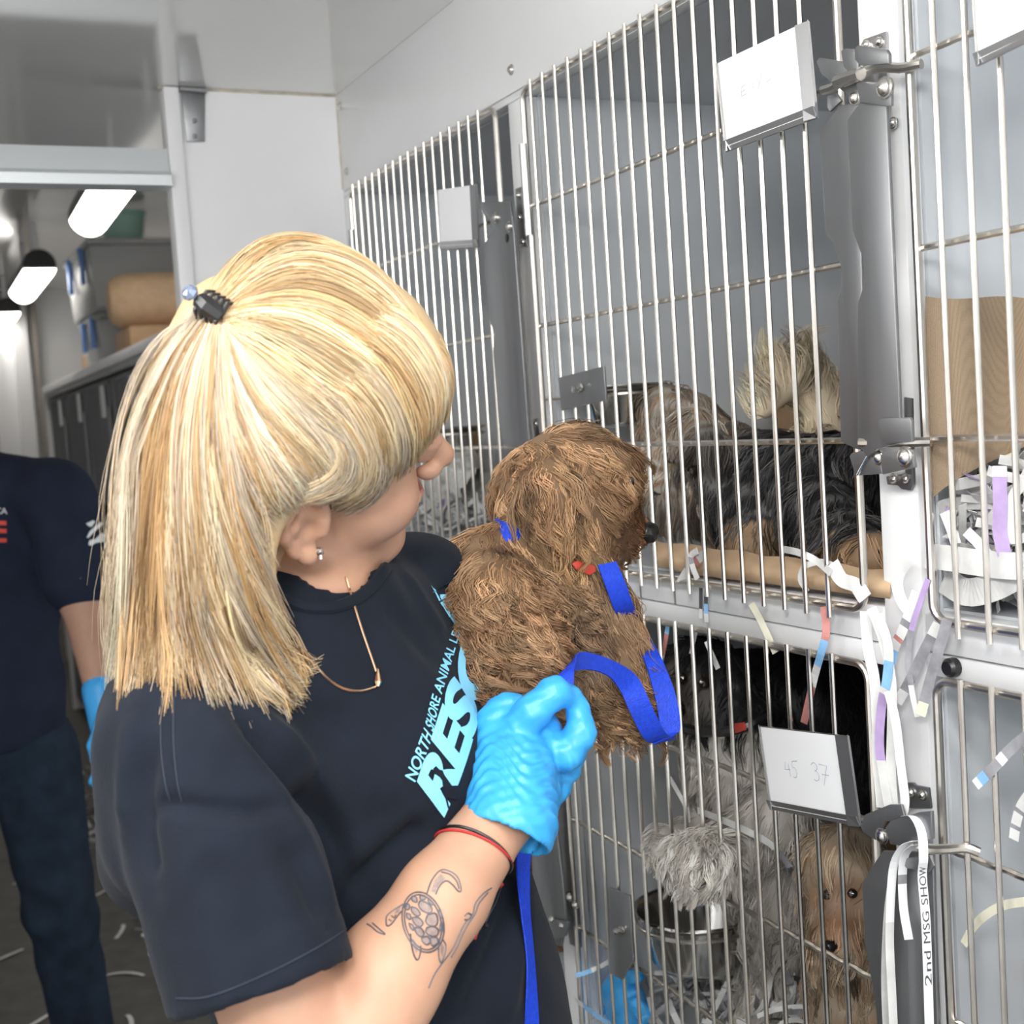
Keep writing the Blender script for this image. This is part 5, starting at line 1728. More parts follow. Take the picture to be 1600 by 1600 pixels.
# ------------------------------------------------------------------ the leash
ls = thing('leash', 'bright blue webbing leash looped from the dog to the glove and hanging down', 'leash', P(885, 1120, 1.12))
W_ = 0.0215
obj('webbing', web([P(948, 880, 1.235), P(962, 915, 1.238), P(977, 955, 1.26), P(996, 990, 1.34), P(1016, 1022, 1.265), P(1029, 1055, 1.255), P(1041, 1095, 1.25), P(1047, 1140, 1.245), P(1036, 1156, 1.235)],
                   W_, [cv(0.8, 0.15, 0.5), cv(0.85, 0.2, 0.4), cv(0.85, 0.2, 0.4), cv(0.8, 0.2, 0.5), cv(0.7, 0.2, 0.6), cv(0.8, 0.2, 0.5), cv(0.9, 0.2, 0.3), cv(0.95, 0.1, 0.3), cv(0.9, 0.3, 0.3)], 'webbing').mesh('webbing'), M['leash'], ls)
obj('webbing', web([P(1040, 1158, 1.250), P(1022, 1148, 1.222), P(1000, 1105, 1.205), P(982, 1068, 1.20), P(955, 1045, 1.18), P(920, 1033, 1.15), P(895, 1036, 1.11), P(882, 1052, 1.085), P(878, 1080, 1.070)],
                   W_, [cv(0.95, 0.2, 0.2), cv(0.95, 0.25, 0.2), cv(0.9, 0.35, 0.2), cv(0.75, 0.5, 0.35), cv(0.25, 0.55, 0.8), cv(0.05, 0.6, 0.8), cv(0.4, 0.65, 0.6), cv(0.8, 0.5, 0.3), cv(0.9, 0.3, 0.3)], 'webbing').mesh('webbing'), M['leash'], ls)
obj('webbing', web([P(882, 1150, 1.095), P(856, 1215, 1.12), P(830, 1280, 1.10), P(818, 1340, 1.085), P(821, 1420, 1.075), P(829, 1500, 1.07), P(831, 1600, 1.06), P(832, 1720, 1.06)],
                   W_ * 0.9, [cv(0.9, 0.3, 0.3), cv(0.8, 0.4, 0.4), cv(0.7, 0.1, 0.7), cv(0.6, 0, 0.8), cv(0.35, 0, 0.9), cv(0.3, 0, 0.95), cv(0.55, 0, 0.8), cv(0.7, 0, 0.7)], 'webbing').mesh('webbing'), M['leash'], ls)

# ------------------------------------------------------------------ the man in the passage
mn = thing('person', 'man in a navy tee and dark jeans at the left edge, wearing a blue glove', 'person', (P(0, 1200, 2.66)[0], P(0, 1200, 2.66)[1], 0.0))
MC = P(-38, 960, 2.72)
msx = norm(np.array([CR[0], CR[1], 0]) * 0.96 + np.array([CF[0], CF[1], 0]) * 0.2)     # towards his left arm
msy = np.cross(UPV, msx) * -1.0
if msy @ CF > 0:
    msy = -msy
MM = np.array([msx, msy, UPV])


def mp(a, b, z):
    return np.array([MC[0], MC[1], 0]) + msx * a + msy * b + UPV * z


MSL, MEL, MWR = P(92, 772, 2.66), P(128, 935, 2.62), P(160, 1092, 2.54)
msr, mel, mwr = mp(-0.185, 0, MSL[2]), mp(-0.235, 0.02, MEL[2]), mp(-0.245, 0.09, MWR[2])
lo, hi = mp(-0.34, -0.2, 0.78), mp(0.34, 0.2, 1.86)
lo, hi = np.minimum(lo, hi) - [0.12, 0.12, 0], np.maximum(lo, hi) + [0.12, 0.12, 0]
s = SDF(lo, hi, 0.007)
zs = MSL[2]
HZ = zs + 0.27
s.ell(mp(0, 0.005, HZ), (0.074, 0.092, 0.105), MM, 0.01)
s.ell(mp(0, 0.04, HZ - 0.06), (0.058, 0.062, 0.068), MM, 0.02)
s.cone(mp(0, 0.095, HZ + 0.0), mp(0, 0.112, HZ - 0.035), 0.010, 0.014, 0.008)
s.cone(mp(-0.02, 0.093, HZ - 0.065), mp(0.02, 0.093, HZ - 0.065), 0.008, 0.008, 0.006)
for sg in (-1, 1):
    s.ell(mp(0.077 * sg, -0.005, HZ - 0.02), (0.012, 0.022, 0.034), MM, 0.006)
    s.ell(mp(0.032 * sg, 0.098, HZ + 0.012), (0.016, 0.012, 0.009), MM, 0.006, 'sub')
s.cone(mp(0, -0.005, HZ - 0.09), mp(0, -0.01, zs + 0.02), 0.058, 0.066, 0.02)
s.ell(mp(0, 0, zs - 0.17), (0.16, 0.09, 0.24), MM, 0.04)
for a, b, c in ((MSL, MEL, MWR), (msr, mel, mwr)):
    s.chain([a, b, c], [0.052, 0.044, 0.029], 0.02)
V_, Q_ = s.surface(1)
obj('body', np_mesh('body', V_, Q_), M['skin_man'], mn)
hairV = SDF(mp(0, 0, HZ) - 0.16, mp(0, 0, HZ) + 0.16, 0.006)
hairV.ell(mp(0, -0.012, HZ + 0.022), (0.082, 0.094, 0.098), MM, 0.01)
hairV.half(mp(0, 0.02, HZ + 0.03), msy * 0.8 - UPV * 0.6, 0.01)
hV, hQ = hairV.surface(1)
obj('hair', np_mesh('hair', hV, hQ), M['black'], mn)
for sg in (-1, 1):
    obj('eye', MB().lathe(mp(0.032 * sg, 0.083, HZ + 0.012), msy, [(0.0001, 0.011), (0.005, 0.0095), (0.009, 0.004)], 10).mesh('eye'), M['eye'], mn)
s = SDF(lo, hi, 0.007)
s.ell(mp(0, 0, zs - 0.15), (0.185, 0.115, 0.24), MM, 0.05)
s.ell(mp(0, 0.01, zs - 0.42), (0.168, 0.118, 0.24), MM, 0.06)
for a, b in ((MSL, MEL), (msr, mel)):
    s.cone(mp(0, -0.01, zs + 0.045), a - UPV * 0.005, 0.068, 0.064, 0.04)
    s.cone(a, a + (b - a) * 0.82, 0.072, 0.075, 0.03)
s.ell(mp(0, -0.01, zs + 0.15), (0.072, 0.068, 0.09), MM, 0.008, 'sub')
s.half(mp(0, 0, 0.80 + 0.035), -UPV, 0.004)
MV, MQ = s.surface(2)
MNv = vnormals(MV, MQ)
MV = MV + MNv * (0.004 * np.sin(MV @ np.array([18, 9, 30.0])) * np.sin(MV @ np.array([-12, 20, 14.0])))[:, None]
msh = obj('shirt', np_mesh('shirt', MV, MQ), M['shirt_man'], mn)
ms_t = bvh(MV, MQ)
mb = MB()
for y in (817, 829.5, 844.5):
    p = [hit(ms_t, x, y)[0] + hit(ms_t, x, y)[1] * 0.002 for x in (-40, -28, -16, -4, 4, 10)]
    mb.ribbon(p, 0.0085, CU, 0.0008)
obj('print', mb.mesh('print'), M['print_red'], msh)
bm = flat_text('AMERICA', 0.01)
drape_print('print', bm, lambda u, v: (-46 + 58 * u, 803 - 10 * v), ms_t, 0.0015, 'print_white', msh, 12)
bm = bmesh.new()
for pl in ([(970, 1010), (1030, 1010), (1050, 970), (1075, 985), (1040, 1040), (1010, 1045)], [(980, 1170), (1010, 1100), (1060, 1050), (1130, 990), (1165, 1000), (1150, 1030), (1090, 1080), (1040, 1130), (1000, 1170)],
           [(1000, 1250), (1010, 1200), (1080, 1180), (1150, 1110), (1200, 1110), (1225, 1170), (1180, 1210), (1080, 1230), (1030, 1260)]):
    bm.faces.new([bm.verts.new((x * 0.1375, 680 + y * 0.1375, 0)) for x, y in pl])
bmesh.ops.triangulate(bm, faces=bm.faces)
drape_print('sleeve_emblem', bm, lambda x, y: (x, y), ms_t, 0.002, 'print_white', msh, 12)
# glove
s = SDF(P(165, 1150, 2.5) - 0.16, P(165, 1150, 2.5) + 0.16, 0.004)
s.cone(MWR + (MEL - MWR) * 0.08, P(164, 1130, 2.52), 0.036, 0.030, 0.01)
s.ell(P(166, 1140, 2.515), (0.022, 0.036, 0.045), np.array([CR, CF, CU]), 0.01)
for i, (dy, L) in enumerate(((-0.03, 0.062), (-0.01, 0.07), (0.01, 0.066), (0.028, 0.052))):
    b0 = P(164, 1165, 2.515) + CF * dy
    s.chain([b0, b0 + cv(0.004, -L * 0.55, 0), b0 + cv(-0.012, -L, -0.006)], [0.0125, 0.0115, 0.009], 0.004)
s.chain([P(158, 1135, 2.48), P(146, 1165, 2.46), P(148, 1188, 2.46)], [0.014, 0.012, 0.009], 0.005)
V_, Q_ = s.surface(1)
obj('glove', np_mesh('glove', V_, Q_), M['glove'], mn)
# jeans, shoes
s = SDF(np.array([lo[0], lo[1] - 0.1, -0.02]), np.array([hi[0], hi[1] + 0.1, 0.98]), 0.009)
s.ell(mp(0, 0.0, 0.84), (0.168, 0.112, 0.12), MM, 0.04)
AL = P(118, 1600, 2.60)
for hp, kn, an in ((mp(0.088, 0.005, 0.80), mp(0.120, 0.045, 0.48), mp(0.150, 0.02, 0.09)), (mp(-0.088, 0, 0.80), mp(-0.115, 0.03, 0.48), mp(-0.13, -0.02, 0.09))):
    s.chain([hp, kn, an], [0.096, 0.072, 0.058], 0.02)
s.half(mp(0, 0, 0.03), -UPV, 0.006)
V_, Q_ = s.surface(1)
VNv = vnormals(V_, Q_)
V_ = V_ + VNv * (0.004 * np.sin(V_[:, 2] * 60 + 2 * np.sin(V_[:, 0] * 30)) * np.clip(1 - np.abs(V_[:, 2] - 0.46) / 0.2, 0, 1))[:, None]
obj('jeans', np_mesh('jeans', V_, Q_), M['jeans'], mn)
for sg, an in ((1, mp(0.150, 0.02, 0)), (-1, mp(-0.13, -0.02, 0))):
    s = SDF(an - [0.2, 0.2, 0.01], an + [0.2, 0.2, 0.15], 0.007)
    s.cone(an - msy * 0.04 + [0, 0, 0.05], an + msy * 0.15 + [0, 0, 0.04], 0.048, 0.038, 0.02)
    s.cone(an + [0, 0, 0.05], an + [0, 0, 0.12], 0.048, 0.048, 0.02)
    s.half(an + [0, 0, 0.002], (0, 0, -1), 0.004)
    V_, Q_ = s.surface(1)
    obj('shoe', np_mesh('shoe', V_, Q_), M['seat_dark'], mn)

# ------------------------------------------------------------------ dogs in the cages
Q = onX
BLK, GRY, CRM, WHT = (np.array(c) for c in ((0.022, 0.021, 0.022), (0.17, 0.165, 0.165), (0.74, 0.62, 0.45), (0.66, 0.62, 0.56)))
TNB = np.array([0.40, 0.26, 0.155])


def make_dog(label, build, lo, hi, colfn, comb, n, length, base, h=0.006, extra=None, **kw):
    t = thing('dog', label, 'dog', base)
    s = SDF(lo, hi, h)
    build(s)
    V, Qd = s.surface(1)
    obj('body', np_mesh('body', V, Qd, colfn(V) * 0.85), M['fur'], t)
    obj('fur', fur('fur', V, Qd, n, comb, length, 0.0007, colfn, **kw), M['fur'], t, kind='stuff')
    if extra:
        extra(t, bvh(V, Qd))
    return t, V, Qd


# black and tan dog with the cream tail, upper middle cage
TAILP = [Q(1305, 720, 1.01), Q(1285, 640, 1.03), Q(1262, 590, 1.02), Q(1232, 590, 0.985), Q(1195, 640, 0.95)]


def b2(s):
    s.cone(Q(1140, 765, 0.985), Q(1300, 780, 1.0), 0.074, 0.080, 0.03)
    s.cone(Q(1120, 720, 0.98), Q(1080, 715, 0.955), 0.055, 0.055, 0.03)
    s.ell(Q(1065, 700, 0.945), (0.058, 0.055, 0.056), None, 0.02)
    s.cone(Q(1050, 745, 0.92), Q(1036, 790, 0.885), 0.042, 0.032, 0.02)
    s.cone(Q(1040, 640, 0.93), Q(1075, 650, 0.96), 0.034, 0.034, 0.03)
    s.chain([Q(1085, 660, 0.93), Q(1108, 700, 0.91), Q(1110, 760, 0.905)], [0.022, 0.024, 0.016], 0.01)
    for a, b, c in ((Q(1285, 800, 0.93), Q(1325, 850, 0.90), Q(1362, 868, 0.875)), (Q(1170, 800, 0.93), Q(1180, 840, 0.91), Q(1165, 862, 0.89)), (Q(1300, 800, 1.06), Q(1310, 850, 1.06), Q(1290, 872, 1.05))):
        s.chain([a, b, c], [0.040, 0.028, 0.024], 0.02)
    s.chain(TAILP, [0.022, 0.024, 0.024, 0.022, 0.012], 0.012)


tail_c = (TAILP[1] + TAILP[3]) / 2


def c2(p):
    g = 0.5 + 0.5 * np.sin(p @ np.array([90, 150, 60.0]))
    c = lerp3(BLK, GRY, 0.9 * g ** 2)
    w = np.clip(near(p, Q(1062, 700, 0.93), 0.125) * 2.2, 0, 1)[:, None]
    mixc = lerp3(TNB, WHT, 0.5 + 0.5 * np.sin(p @ np.array([70, 160, 210.0])))
    c = c * (1 - w) + mixc * w
    ty = proj(p)[:, 1]
    td = np.min(np.stack([np.linalg.norm(p - q, axis=1) for q in catmull(TAILP, 12)]), 0)
    tw = ((td < 0.034) & (ty < 715))[:, None]
    c = np.where(tw, CRM[None], c)
    pw = np.clip((p[:, 2] < 1.312) * 1.0, 0, 1)[:, None]
    return c * (1 - pw) + pw * TNB[None] * 1.1


def cb2(p):
    x = np.tile(np.array([-0.25, 0.15, -0.9]), (len(p), 1))
    td = np.min(np.stack([np.linalg.norm(p - q, axis=1) for q in catmull(TAILP, 12)]), 0)
    tw = ((td < 0.034) & (proj(p)[:, 1] < 700))[:, None]
    return np.where(tw, norm(p - Q(1300, 760, 1.0)) * 1.0 + np.array([0, 0.35, 0.8]), x)


def ex2(t, tr_):
    for px, py, r in ((1050, 718, 0.008), (1092, 735, 0.008)):
        p, n = hit(tr_, px, py)
        obj('eye', MB().lathe(p + n * 0.008, n, [(0.0001, r), (r * 0.7, r * 0.7), (r, 0), (r * 0.8, -r)], 10).mesh('eye'), M['eye'], t)
    p = Q(1030, 778, 0.872)
    obj('nose', MB().lathe(p, norm(np.array([-0.7, 0.6, -0.1])), [(0.0001, 0.012), (0.007, 0.010), (0.011, 0.004), (0.010, -0.005)], 12).mesh('nose'), M['nose'], t)


lo2, hi2 = np.array([0.835, 0.99, 1.255]), np.array([1.2, 1.66, 1.62])
make_dog('black and tan shaggy dog with a cream plume tail in the upper middle cage', b2, lo2, hi2, c2, cb2, 15000,
         lambda r: np.where(proj(r)[:, 1] < 700, 0.062, np.where(r[:, 2] < 1.31, 0.022, 0.055)), Q(1200, 860, 0.98), lift=0.30, curl=0.004, waves=1.0, clump=20, cl=0.8, grav=0.45, extra=ex2)

# black and white dog pawing through the bars, lower middle cage
PAW = [Q(1215, 1275, 0.90), Q(1160, 1318, 0.855), Q(1110, 1340, 0.80), Q(1090, 1346, 0.772)]
PAW2 = [Q(1140, 1285, 0.92), Q(1090, 1310, 0.865), Q(1050, 1318, 0.812), Q(1036, 1330, 0.785)]


def b4(s):
    s.ell(Q(1090, 1065, 0.90), (0.052, 0.055, 0.055), None, 0.02)
    s.cone(Q(1075, 1085, 0.88), Q(1066, 1110, 0.862), 0.034, 0.028, 0.02)
    s.cone(Q(1110, 1090, 0.91), Q(1165, 1190, 0.93), 0.056, 0.070, 0.03)
    s.cone(Q(1150, 1080, 0.99), Q(1270, 1090, 1.08), 0.055, 0.07, 0.03)
    s.cone(Q(1165, 1190, 0.93), Q(1230, 1340, 0.98), 0.074, 0.085, 0.03)
    s.cone(Q(1230, 1340, 0.98), Q(1260, 1520, 1.04), 0.085, 0.085, 0.03)
    s.cone(Q(1270, 1110, 1.08), Q(1270, 1420, 1.10), 0.075, 0.085, 0.03)
    s.chain(PAW, [0.042, 0.033, 0.027, 0.027], 0.014)
    s.chain(PAW2, [0.036, 0.028, 0.018, 0.016], 0.014)
    s.chain([Q(1220, 1560, 1.0), Q(1190, 1640, 0.96), np.array([0.90, 1.20, 0.612])], [0.06, 0.04, 0.026], 0.02)
    s.chain([Q(1300, 1540, 1.05), Q(1310, 1640, 1.04), np.array([1.02, 1.14, 0.612])], [0.06, 0.04, 0.026], 0.02)
    for a, b in ((Q(1050, 1040, 0.90), Q(1046, 1075, 0.885)), (Q(1130, 1030, 0.92), Q(1152, 1075, 0.91))):
        s.cone(a, b, 0.02, 0.014, 0.01)


def c4(p):
    q = proj(p)
    n = np.sin(p @ np.array([60, 110, 90.0]))
    dark = np.clip((1148 + 0.10 * (q[:, 0] - 1100) + 10 * n - q[:, 1]) / 14, 0, 1)
    dark = np.maximum(dark, np.clip((p[:, 0] - 1.035) / 0.03, 0, 1))
    facew = np.clip(near(p, Q(1062, 1100, 0.87), 0.07) * 2, 0, 1)
    c = lerp3(WHT, BLK * 1.3, dark)
    c = lerp3(WHT * 0.95, np.array([0.02, 0.02, 0.022]), dark)
    fw = facew[:, None] * 0.75
    return c * (1 - fw) + fw * np.array([0.23, 0.19, 0.145])[None]


def ex4(t, tr_):
    c_ = obj('collar', MB().tube(catmull([Q(1050, 1130, 0.853), Q(1095, 1143, 0.842), Q(1150, 1140, 0.85), Q(1195, 1120, 0.89), Q(1190, 1110, 0.98), Q(1110, 1110, 0.98), Q(1050, 1130, 0.853)], 30), 0.006, 7).mesh('collar'), M['black'], t)
    obj('tag', MB().prism([Q(x, y, 0.832) for x, y in ((1143, 1131), (1160, 1129), (1163, 1141), (1148, 1146))], (0.003, 0, 0)).mesh('tag'), M['tag_red'], c_)
    for px, py in ((1068, 1062), (1100, 1068)):
        p, n = hit(tr_, px, py)
        obj('eye', MB().lathe(p + n * 0.006, n, [(0.0001, 0.008), (0.0055, 0.0055), (0.008, 0), (0.0064, -0.008)], 10).mesh('eye'), M['eye'], t)
    obj('nose', MB().lathe(Q(1060, 1108, 0.84), norm(np.array([-0.9, 0.1, -0.1])), [(0.0001, 0.010), (0.006, 0.009), (0.010, 0.004), (0.009, -0.005)], 12).mesh('nose'), M['nose'], t)


def cb4(p):
    x = np.tile(np.array([-0.25, 0.2, -0.9]), (len(p), 1))
    m = np.clip(near(p, PAW[3], 0.05) * 2, 0, 1)[:, None]
    return x * (1 - m) + norm(p - PAW[2]) * m


dw, DW, DWQ = make_dog('black and white dog standing in the lower cage with a white paw through the bars', b4, np.array([0.735, 0.99, 0.59]), np.array([1.24, 1.58, 1.19]), c4, cb4, 17000,
         lambda r: np.where(r[:, 0] < 0.82, 0.038, np.where(proj(r)[:, 1] < 1140, 0.042, 0.050)), Q(1250, 1640, 1.0), lift=0.35, curl=0.004, waves=1.0, clump=16, cl=0.75, grav=0.4, extra=ex4)


obj('fur', fur('fur', DW, DWQ, 2200, lambda p: norm(p - PAW[2]) + np.array([0, 0, -0.35]), 0.036, 0.0006, lambda p: np.tile(WHT * 1.1, (len(p), 1)), lift=0.8, curl=0.003, waves=1.0, clump=10, cl=0.8,
                     grav=0.5, keep=lambda c: (np.linalg.norm(c - PAW[3], axis=1) < 0.045) * 1.0 + 1e-9), M['fur'], dw, kind='stuff')


# tan dog behind the paw, at the right of the lower cage
def bt(s):
    s.ell(Q(1318, 1370, 0.915), (0.05, 0.042, 0.060), None, 0.02)
    s.cone(Q(1312, 1420, 0.90), Q(1302, 1470, 0.865), 0.034, 0.026, 0.02)
    s.cone(Q(1330, 1440, 0.93), Q(1345, 1600, 0.96), 0.05, 0.058, 0.03)
    s.cone(Q(1345, 1600, 0.96), np.array([1.0, 1.08, 0.66]), 0.058, 0.06, 0.03)
    s.cone(Q(1330, 1560, 0.93), np.array([0.93, 1.06, 0.612]), 0.03, 0.024, 0.02)


def ext(t, tr_):
    for px, py in ((1292, 1398), (1332, 1396)):
        p, n = hit(tr_, px, py)
        obj('eye', MB().lathe(p - n * 0.0015, n, [(0.0001, 0.0065), (0.0045, 0.0045), (0.0065, 0), (0.005, -0.005)], 12).mesh('eye'), M['eye'], t)
    obj('nose', MB().lathe(Q(1298, 1478, 0.846), norm(np.array([-0.9, 0.0, -0.1])), [(0.0001, 0.007), (0.005, 0.006), (0.007, 0.002), (0.006, -0.004)], 12).mesh('nose'), M['nose'], t)


def ct(p):
    w = 0.5 + 0.5 * np.sin(p @ np.array([50, 90, 130.0]))
    c = lerp3(np.array([0.46, 0.32, 0.20]), np.array([0.60, 0.50, 0.38]), w)
    m = np.clip(near(p, Q(1310, 1410, 0.87), 0.05) * 1.8, 0, 1)[:, None] * 0.6
    return c * (1 - m) + m * np.array([0.30, 0.12, 0.06])[None]


make_dog('tan long-haired dog peering out beside the latch of the lower cage', bt, np.array([0.825, 1.0, 0.59]), np.array([1.08, 1.25, 1.0]), ct,
         lambda p: norm(p - Q(1318, 1385, 0.93)) * 0.5 + np.array([-0.2, 0, -0.8]), 7000, 0.042, Q(1340, 1640, 0.97), lift=0.3, curl=0.003, waves=1.0, clump=16, cl=0.8, extra=ext)


# red-brown curly dog, lower right cage
def b5(s):
    s.ell(Q(1588, 1478, 0.95), (0.05, 0.052, 0.055), None, 0.02)
    s.cone(Q(1580, 1560, 0.95), Q(1660, 1600, 1.0), 0.055, 0.075, 0.03)
    s.cone(Q(1580, 1560, 0.95), Q(1572, 1640, 0.93), 0.05, 0.04, 0.03)
    s.cone(Q(1660, 1600, 1.0), np.array([1.02, 0.70, 0.68]), 0.075, 0.075, 0.03)
    s.cone(Q(1572, 1640, 0.93), np.array([0.93, 0.82, 0.612]), 0.035, 0.024, 0.02)
    s.chain([Q(1560, 1450, 0.92), Q(1555, 1500, 0.905)], [0.024, 0.02], 0.01)


make_dog('red-brown curly dog at the right edge, in the lower right cage', b5, np.array([0.83, 0.58, 0.59]), np.array([1.12, 0.872, 1.0]),
         lambda p: lerp3(np.array([0.20, 0.085, 0.045]), np.array([0.36, 0.17, 0.09]), 0.5 + 0.5 * np.sin(p @ np.array([120, 150, 90.0]))),
         lambda p: norm(p - Q(1590, 1420, 0.98)), 7000, 0.032, np.array([0.97, 0.75, 0.588]), lift=0.7, curl=0.006, waves=2.0, clump=14, cl=0.8)


# brown dog at the woman's hip, lower left cage
def b6(s):
    s.ell(Q(850, 1405, 0.93), (0.05, 0.05, 0.055), None, 0.02)
    s.cone(Q(845, 1470, 0.94), Q(820, 1560, 0.98), 0.06, 0.075, 0.03)
    s.cone(Q(820, 1560, 0.98), np.array([1.02, 2.0, 0.66]), 0.07, 0.07, 0.03)
    s.cone(Q(870, 1480, 0.91), Q(880, 1530, 0.90), 0.022, 0.018, 0.02)


make_dog('brown dog mostly hidden behind the hip of the woman, in the lower left cage', b6, np.array([0.83, 1.69, 0.59]), np.array([1.12, 2.15, 1.0]),
         lambda p: lerp3(np.array([0.20, 0.11, 0.065]), np.array([0.33, 0.21, 0.13]), 0.5 + 0.5 * np.sin(p @ np.array([120, 150, 90.0]))),
         lambda p: norm(p - Q(850, 1360, 0.95)) + np.array([0, 0, -0.4]), 6000, 0.04, np.array([0.98, 1.9, 0.588]), lift=0.5, curl=0.006, waves=1.6, clump=14, cl=0.8)

# ------------------------------------------------------------------ bowls, papers, boxes in the cages
def bowl(label, c, r, h, cat_group):
    t = thing('bowl', label, 'bowl', c)
    prof = [(0.0001, 0.0), (r * 0.70, 0.0), (r * 0.80, h * 0.12), (r * 0.95, h * 0.9), (r, h), (r * 1.06, h * 1.02), (r * 1.07, h * 0.985), (r * 1.05, h * 0.96)]
    inn = [(r * 0.985, h * 0.985), (r * 0.93, h * 0.88), (r * 0.78, h * 0.14), (r * 0.66, h * 0.05), (0.0001, h * 0.05)]
    obj('shell', MB().lathe(c, (0, 0, 1), prof, 32).lathe(c, (0, 0, 1), inn, 32).mesh('shell', angle=50), M['bowl'], t)
    ring = [np.array(c) + np.array([r * 1.02 * math.cos(a), r * 1.02 * math.sin(a), h * 0.80]) for a in np.linspace(0, 2 * math.pi, 33)[:-1]]
    mb = MB().tube(ring, 0.0028, 7, closed=True)
    mb.tube([np.array(c) + np.array([-r * 1.02, 0.03, h * 0.80]), np.array([0.806, c[1] + 0.05, c[2] + h * 0.80])], 0.0028, 7)
    obj('ring_holder', mb.mesh('ring_holder'), M['steel'], t)
    return t


cb = onX(1088, 1440, 0.905)
bowl('steel bowl hung in a wire ring inside the lower middle cage', cb + [0, 0, -0.055], 0.078, 0.075, 'x')
cb = onX(985, 625, 0.90)
bowl('steel bowl beside the tan head in the upper middle cage', cb + [0, 0.02, -0.035], 0.058, 0.055, 'x')
cb = onX(712, 690, 0.90)
bowl('steel bowl in the far upper cage, above the crumpled paper', cb + [0, 0.02, -0.03], 0.058, 0.055, 'x')


def carton(label, lo, hi, rot=0.0):
    lo, hi = np.array(lo), np.array(hi)
    t = thing('cardboard_box', label, 'box', ((lo[0] + hi[0]) / 2, (lo[1] + hi[1]) / 2, lo[2]))
    w = 0.004
    for nm, a, b in (('panel', (lo[0], lo[1], lo[2]), (lo[0] + w, hi[1], hi[2])), ('panel', (hi[0] - w, lo[1], lo[2]), (hi[0], hi[1], hi[2])),
                     ('panel', (lo[0] + w, lo[1], lo[2]), (hi[0] - w, lo[1] + w, hi[2])), ('panel', (lo[0] + w, hi[1] - w, lo[2]), (hi[0] - w, hi[1], hi[2])),
                     ('bottom', (lo[0] + w, lo[1] + w, lo[2]), (hi[0] - w, hi[1] - w, lo[2] + w))):
        obj(nm, MB().box(a, b).mesh(nm, smooth=False), M['card_brown'], t)
    return t


carton('open brown cardboard box at the back of the upper middle cage, behind the dog', (1.20, 1.22, 1.2545), (1.46, 1.585, 1.485))
carton('brown cardboard box at the back of the far upper cage', (1.10, 1.80, 1.2545), (1.40, 2.24, 1.50))
carton('brown cardboard box behind the steel bowl in the lower middle cage', (1.06, 1.40, 0.5875), (1.30, 1.585, 0.90))


def sheet_mesh(name, pts, m_, th=0.0012):
    """a bent sheet of paper from a grid of points (rows x cols x 3)"""
    pts = np.array(pts)
    R_, C_, _ = pts.shape
    n = np.cross(np.gradient(pts, axis=0), np.gradient(pts, axis=1))
    n = norm(n)
    mb = MB()
    vs = list((pts + n * th / 2).reshape(-1, 3)) + list((pts - n * th / 2).reshape(-1, 3))
    fs = []
    N = R_ * C_
    for i in range(R_ - 1):
        for j in range(C_ - 1):
            a, b, c, d = i * C_ + j, i * C_ + j + 1, (i + 1) * C_ + j + 1, (i + 1) * C_ + j
            fs += [(a, b, c, d), (N + d, N + c, N + b, N + a)]
    for i in range(R_ - 1):
        a, d = i * C_, (i + 1) * C_
        fs += [(a, d, N + d, N + a)]
        a, d = i * C_ + C_ - 1, (i + 1) * C_ + C_ - 1
        fs += [(d, a, N + a, N + d)]
    for j in range(C_ - 1):
        fs += [(j + 1, j, N + j, N + j + 1), ((R_ - 1) * C_ + j, (R_ - 1) * C_ + j + 1, N + (R_ - 1) * C_ + j + 1, N + (R_ - 1) * C_ + j)]
    mb.add(vs, fs)
    return mb.mesh(name, angle=60)


# honeycomb kraft sheet hanging in the upper right cage
hk, nt, b_ = newmat('honeycomb_kraft')
tcn = nt.nodes.new('ShaderNodeTexCoord')
mpn = nt.nodes.new('ShaderNodeMapping')
mpn.inputs['Scale'].default_value = (190, 190, 300)
mpn.inputs['Rotation'].default_value = (0.0, 0.35, 0.0)
vor = nt.nodes.new('ShaderNodeTexVoronoi')
vor.inputs['Randomness'].default_value = 0.25
ramp = nt.nodes.new('ShaderNodeMapRange')
ramp.inputs['From Max'].default_value = 0.7
ramp.inputs['To Min'].default_value = 1.15
ramp.inputs['To Max'].default_value = 0.62
sc_ = nt.nodes.new('ShaderNodeVectorMath')
sc_.operation = 'SCALE'
sc_.inputs[0].default_value = (0.47, 0.345, 0.23)
bpn = nt.nodes.new('ShaderNodeBump')
bpn.inputs['Strength'].default_value = 0.6
bpn.inputs['Distance'].default_value = 0.002
nt.links.new(tcn.outputs['Object'], mpn.inputs['Vector'])
nt.links.new(mpn.outputs['Vector'], vor.inputs['Vector'])
nt.links.new(vor.outputs['Distance'], ramp.inputs['Value'])
nt.links.new(ramp.outputs['Result'], sc_.inputs['Scale'])
nt.links.new(sc_.outputs['Vector'], b_.inputs['Base Color'])
nt.links.new(vor.outputs['Distance'], bpn.inputs['Height'])
nt.links.new(bpn.outputs['Normal'], b_.inputs['Normal'])
b_.inputs['Roughness'].default_value = 0.8
g = []
for i, v in enumerate(np.linspace(0, 1, 16)):
    row = []
    for j, u in enumerate(np.linspace(0, 1, 18)):
        x = 1446 + (1680 - 1446) * u
        ytop = 463 + 6 * u + 3 * math.sin(9 * u)
        ybot = 800 - 130 * u ** 0.6 if u < 0.9 else 680
        y = ytop + (ybot - ytop) * v
        p = onY(x, y, 0.862 - 0.05 * u * u - 0.012 * math.sin(7 * u) - 0.03 * v * u)
        row.append(p)
    g.append(row)
kp = obj('kraft_sheet', sheet_mesh('kraft_sheet', g, None), hk)
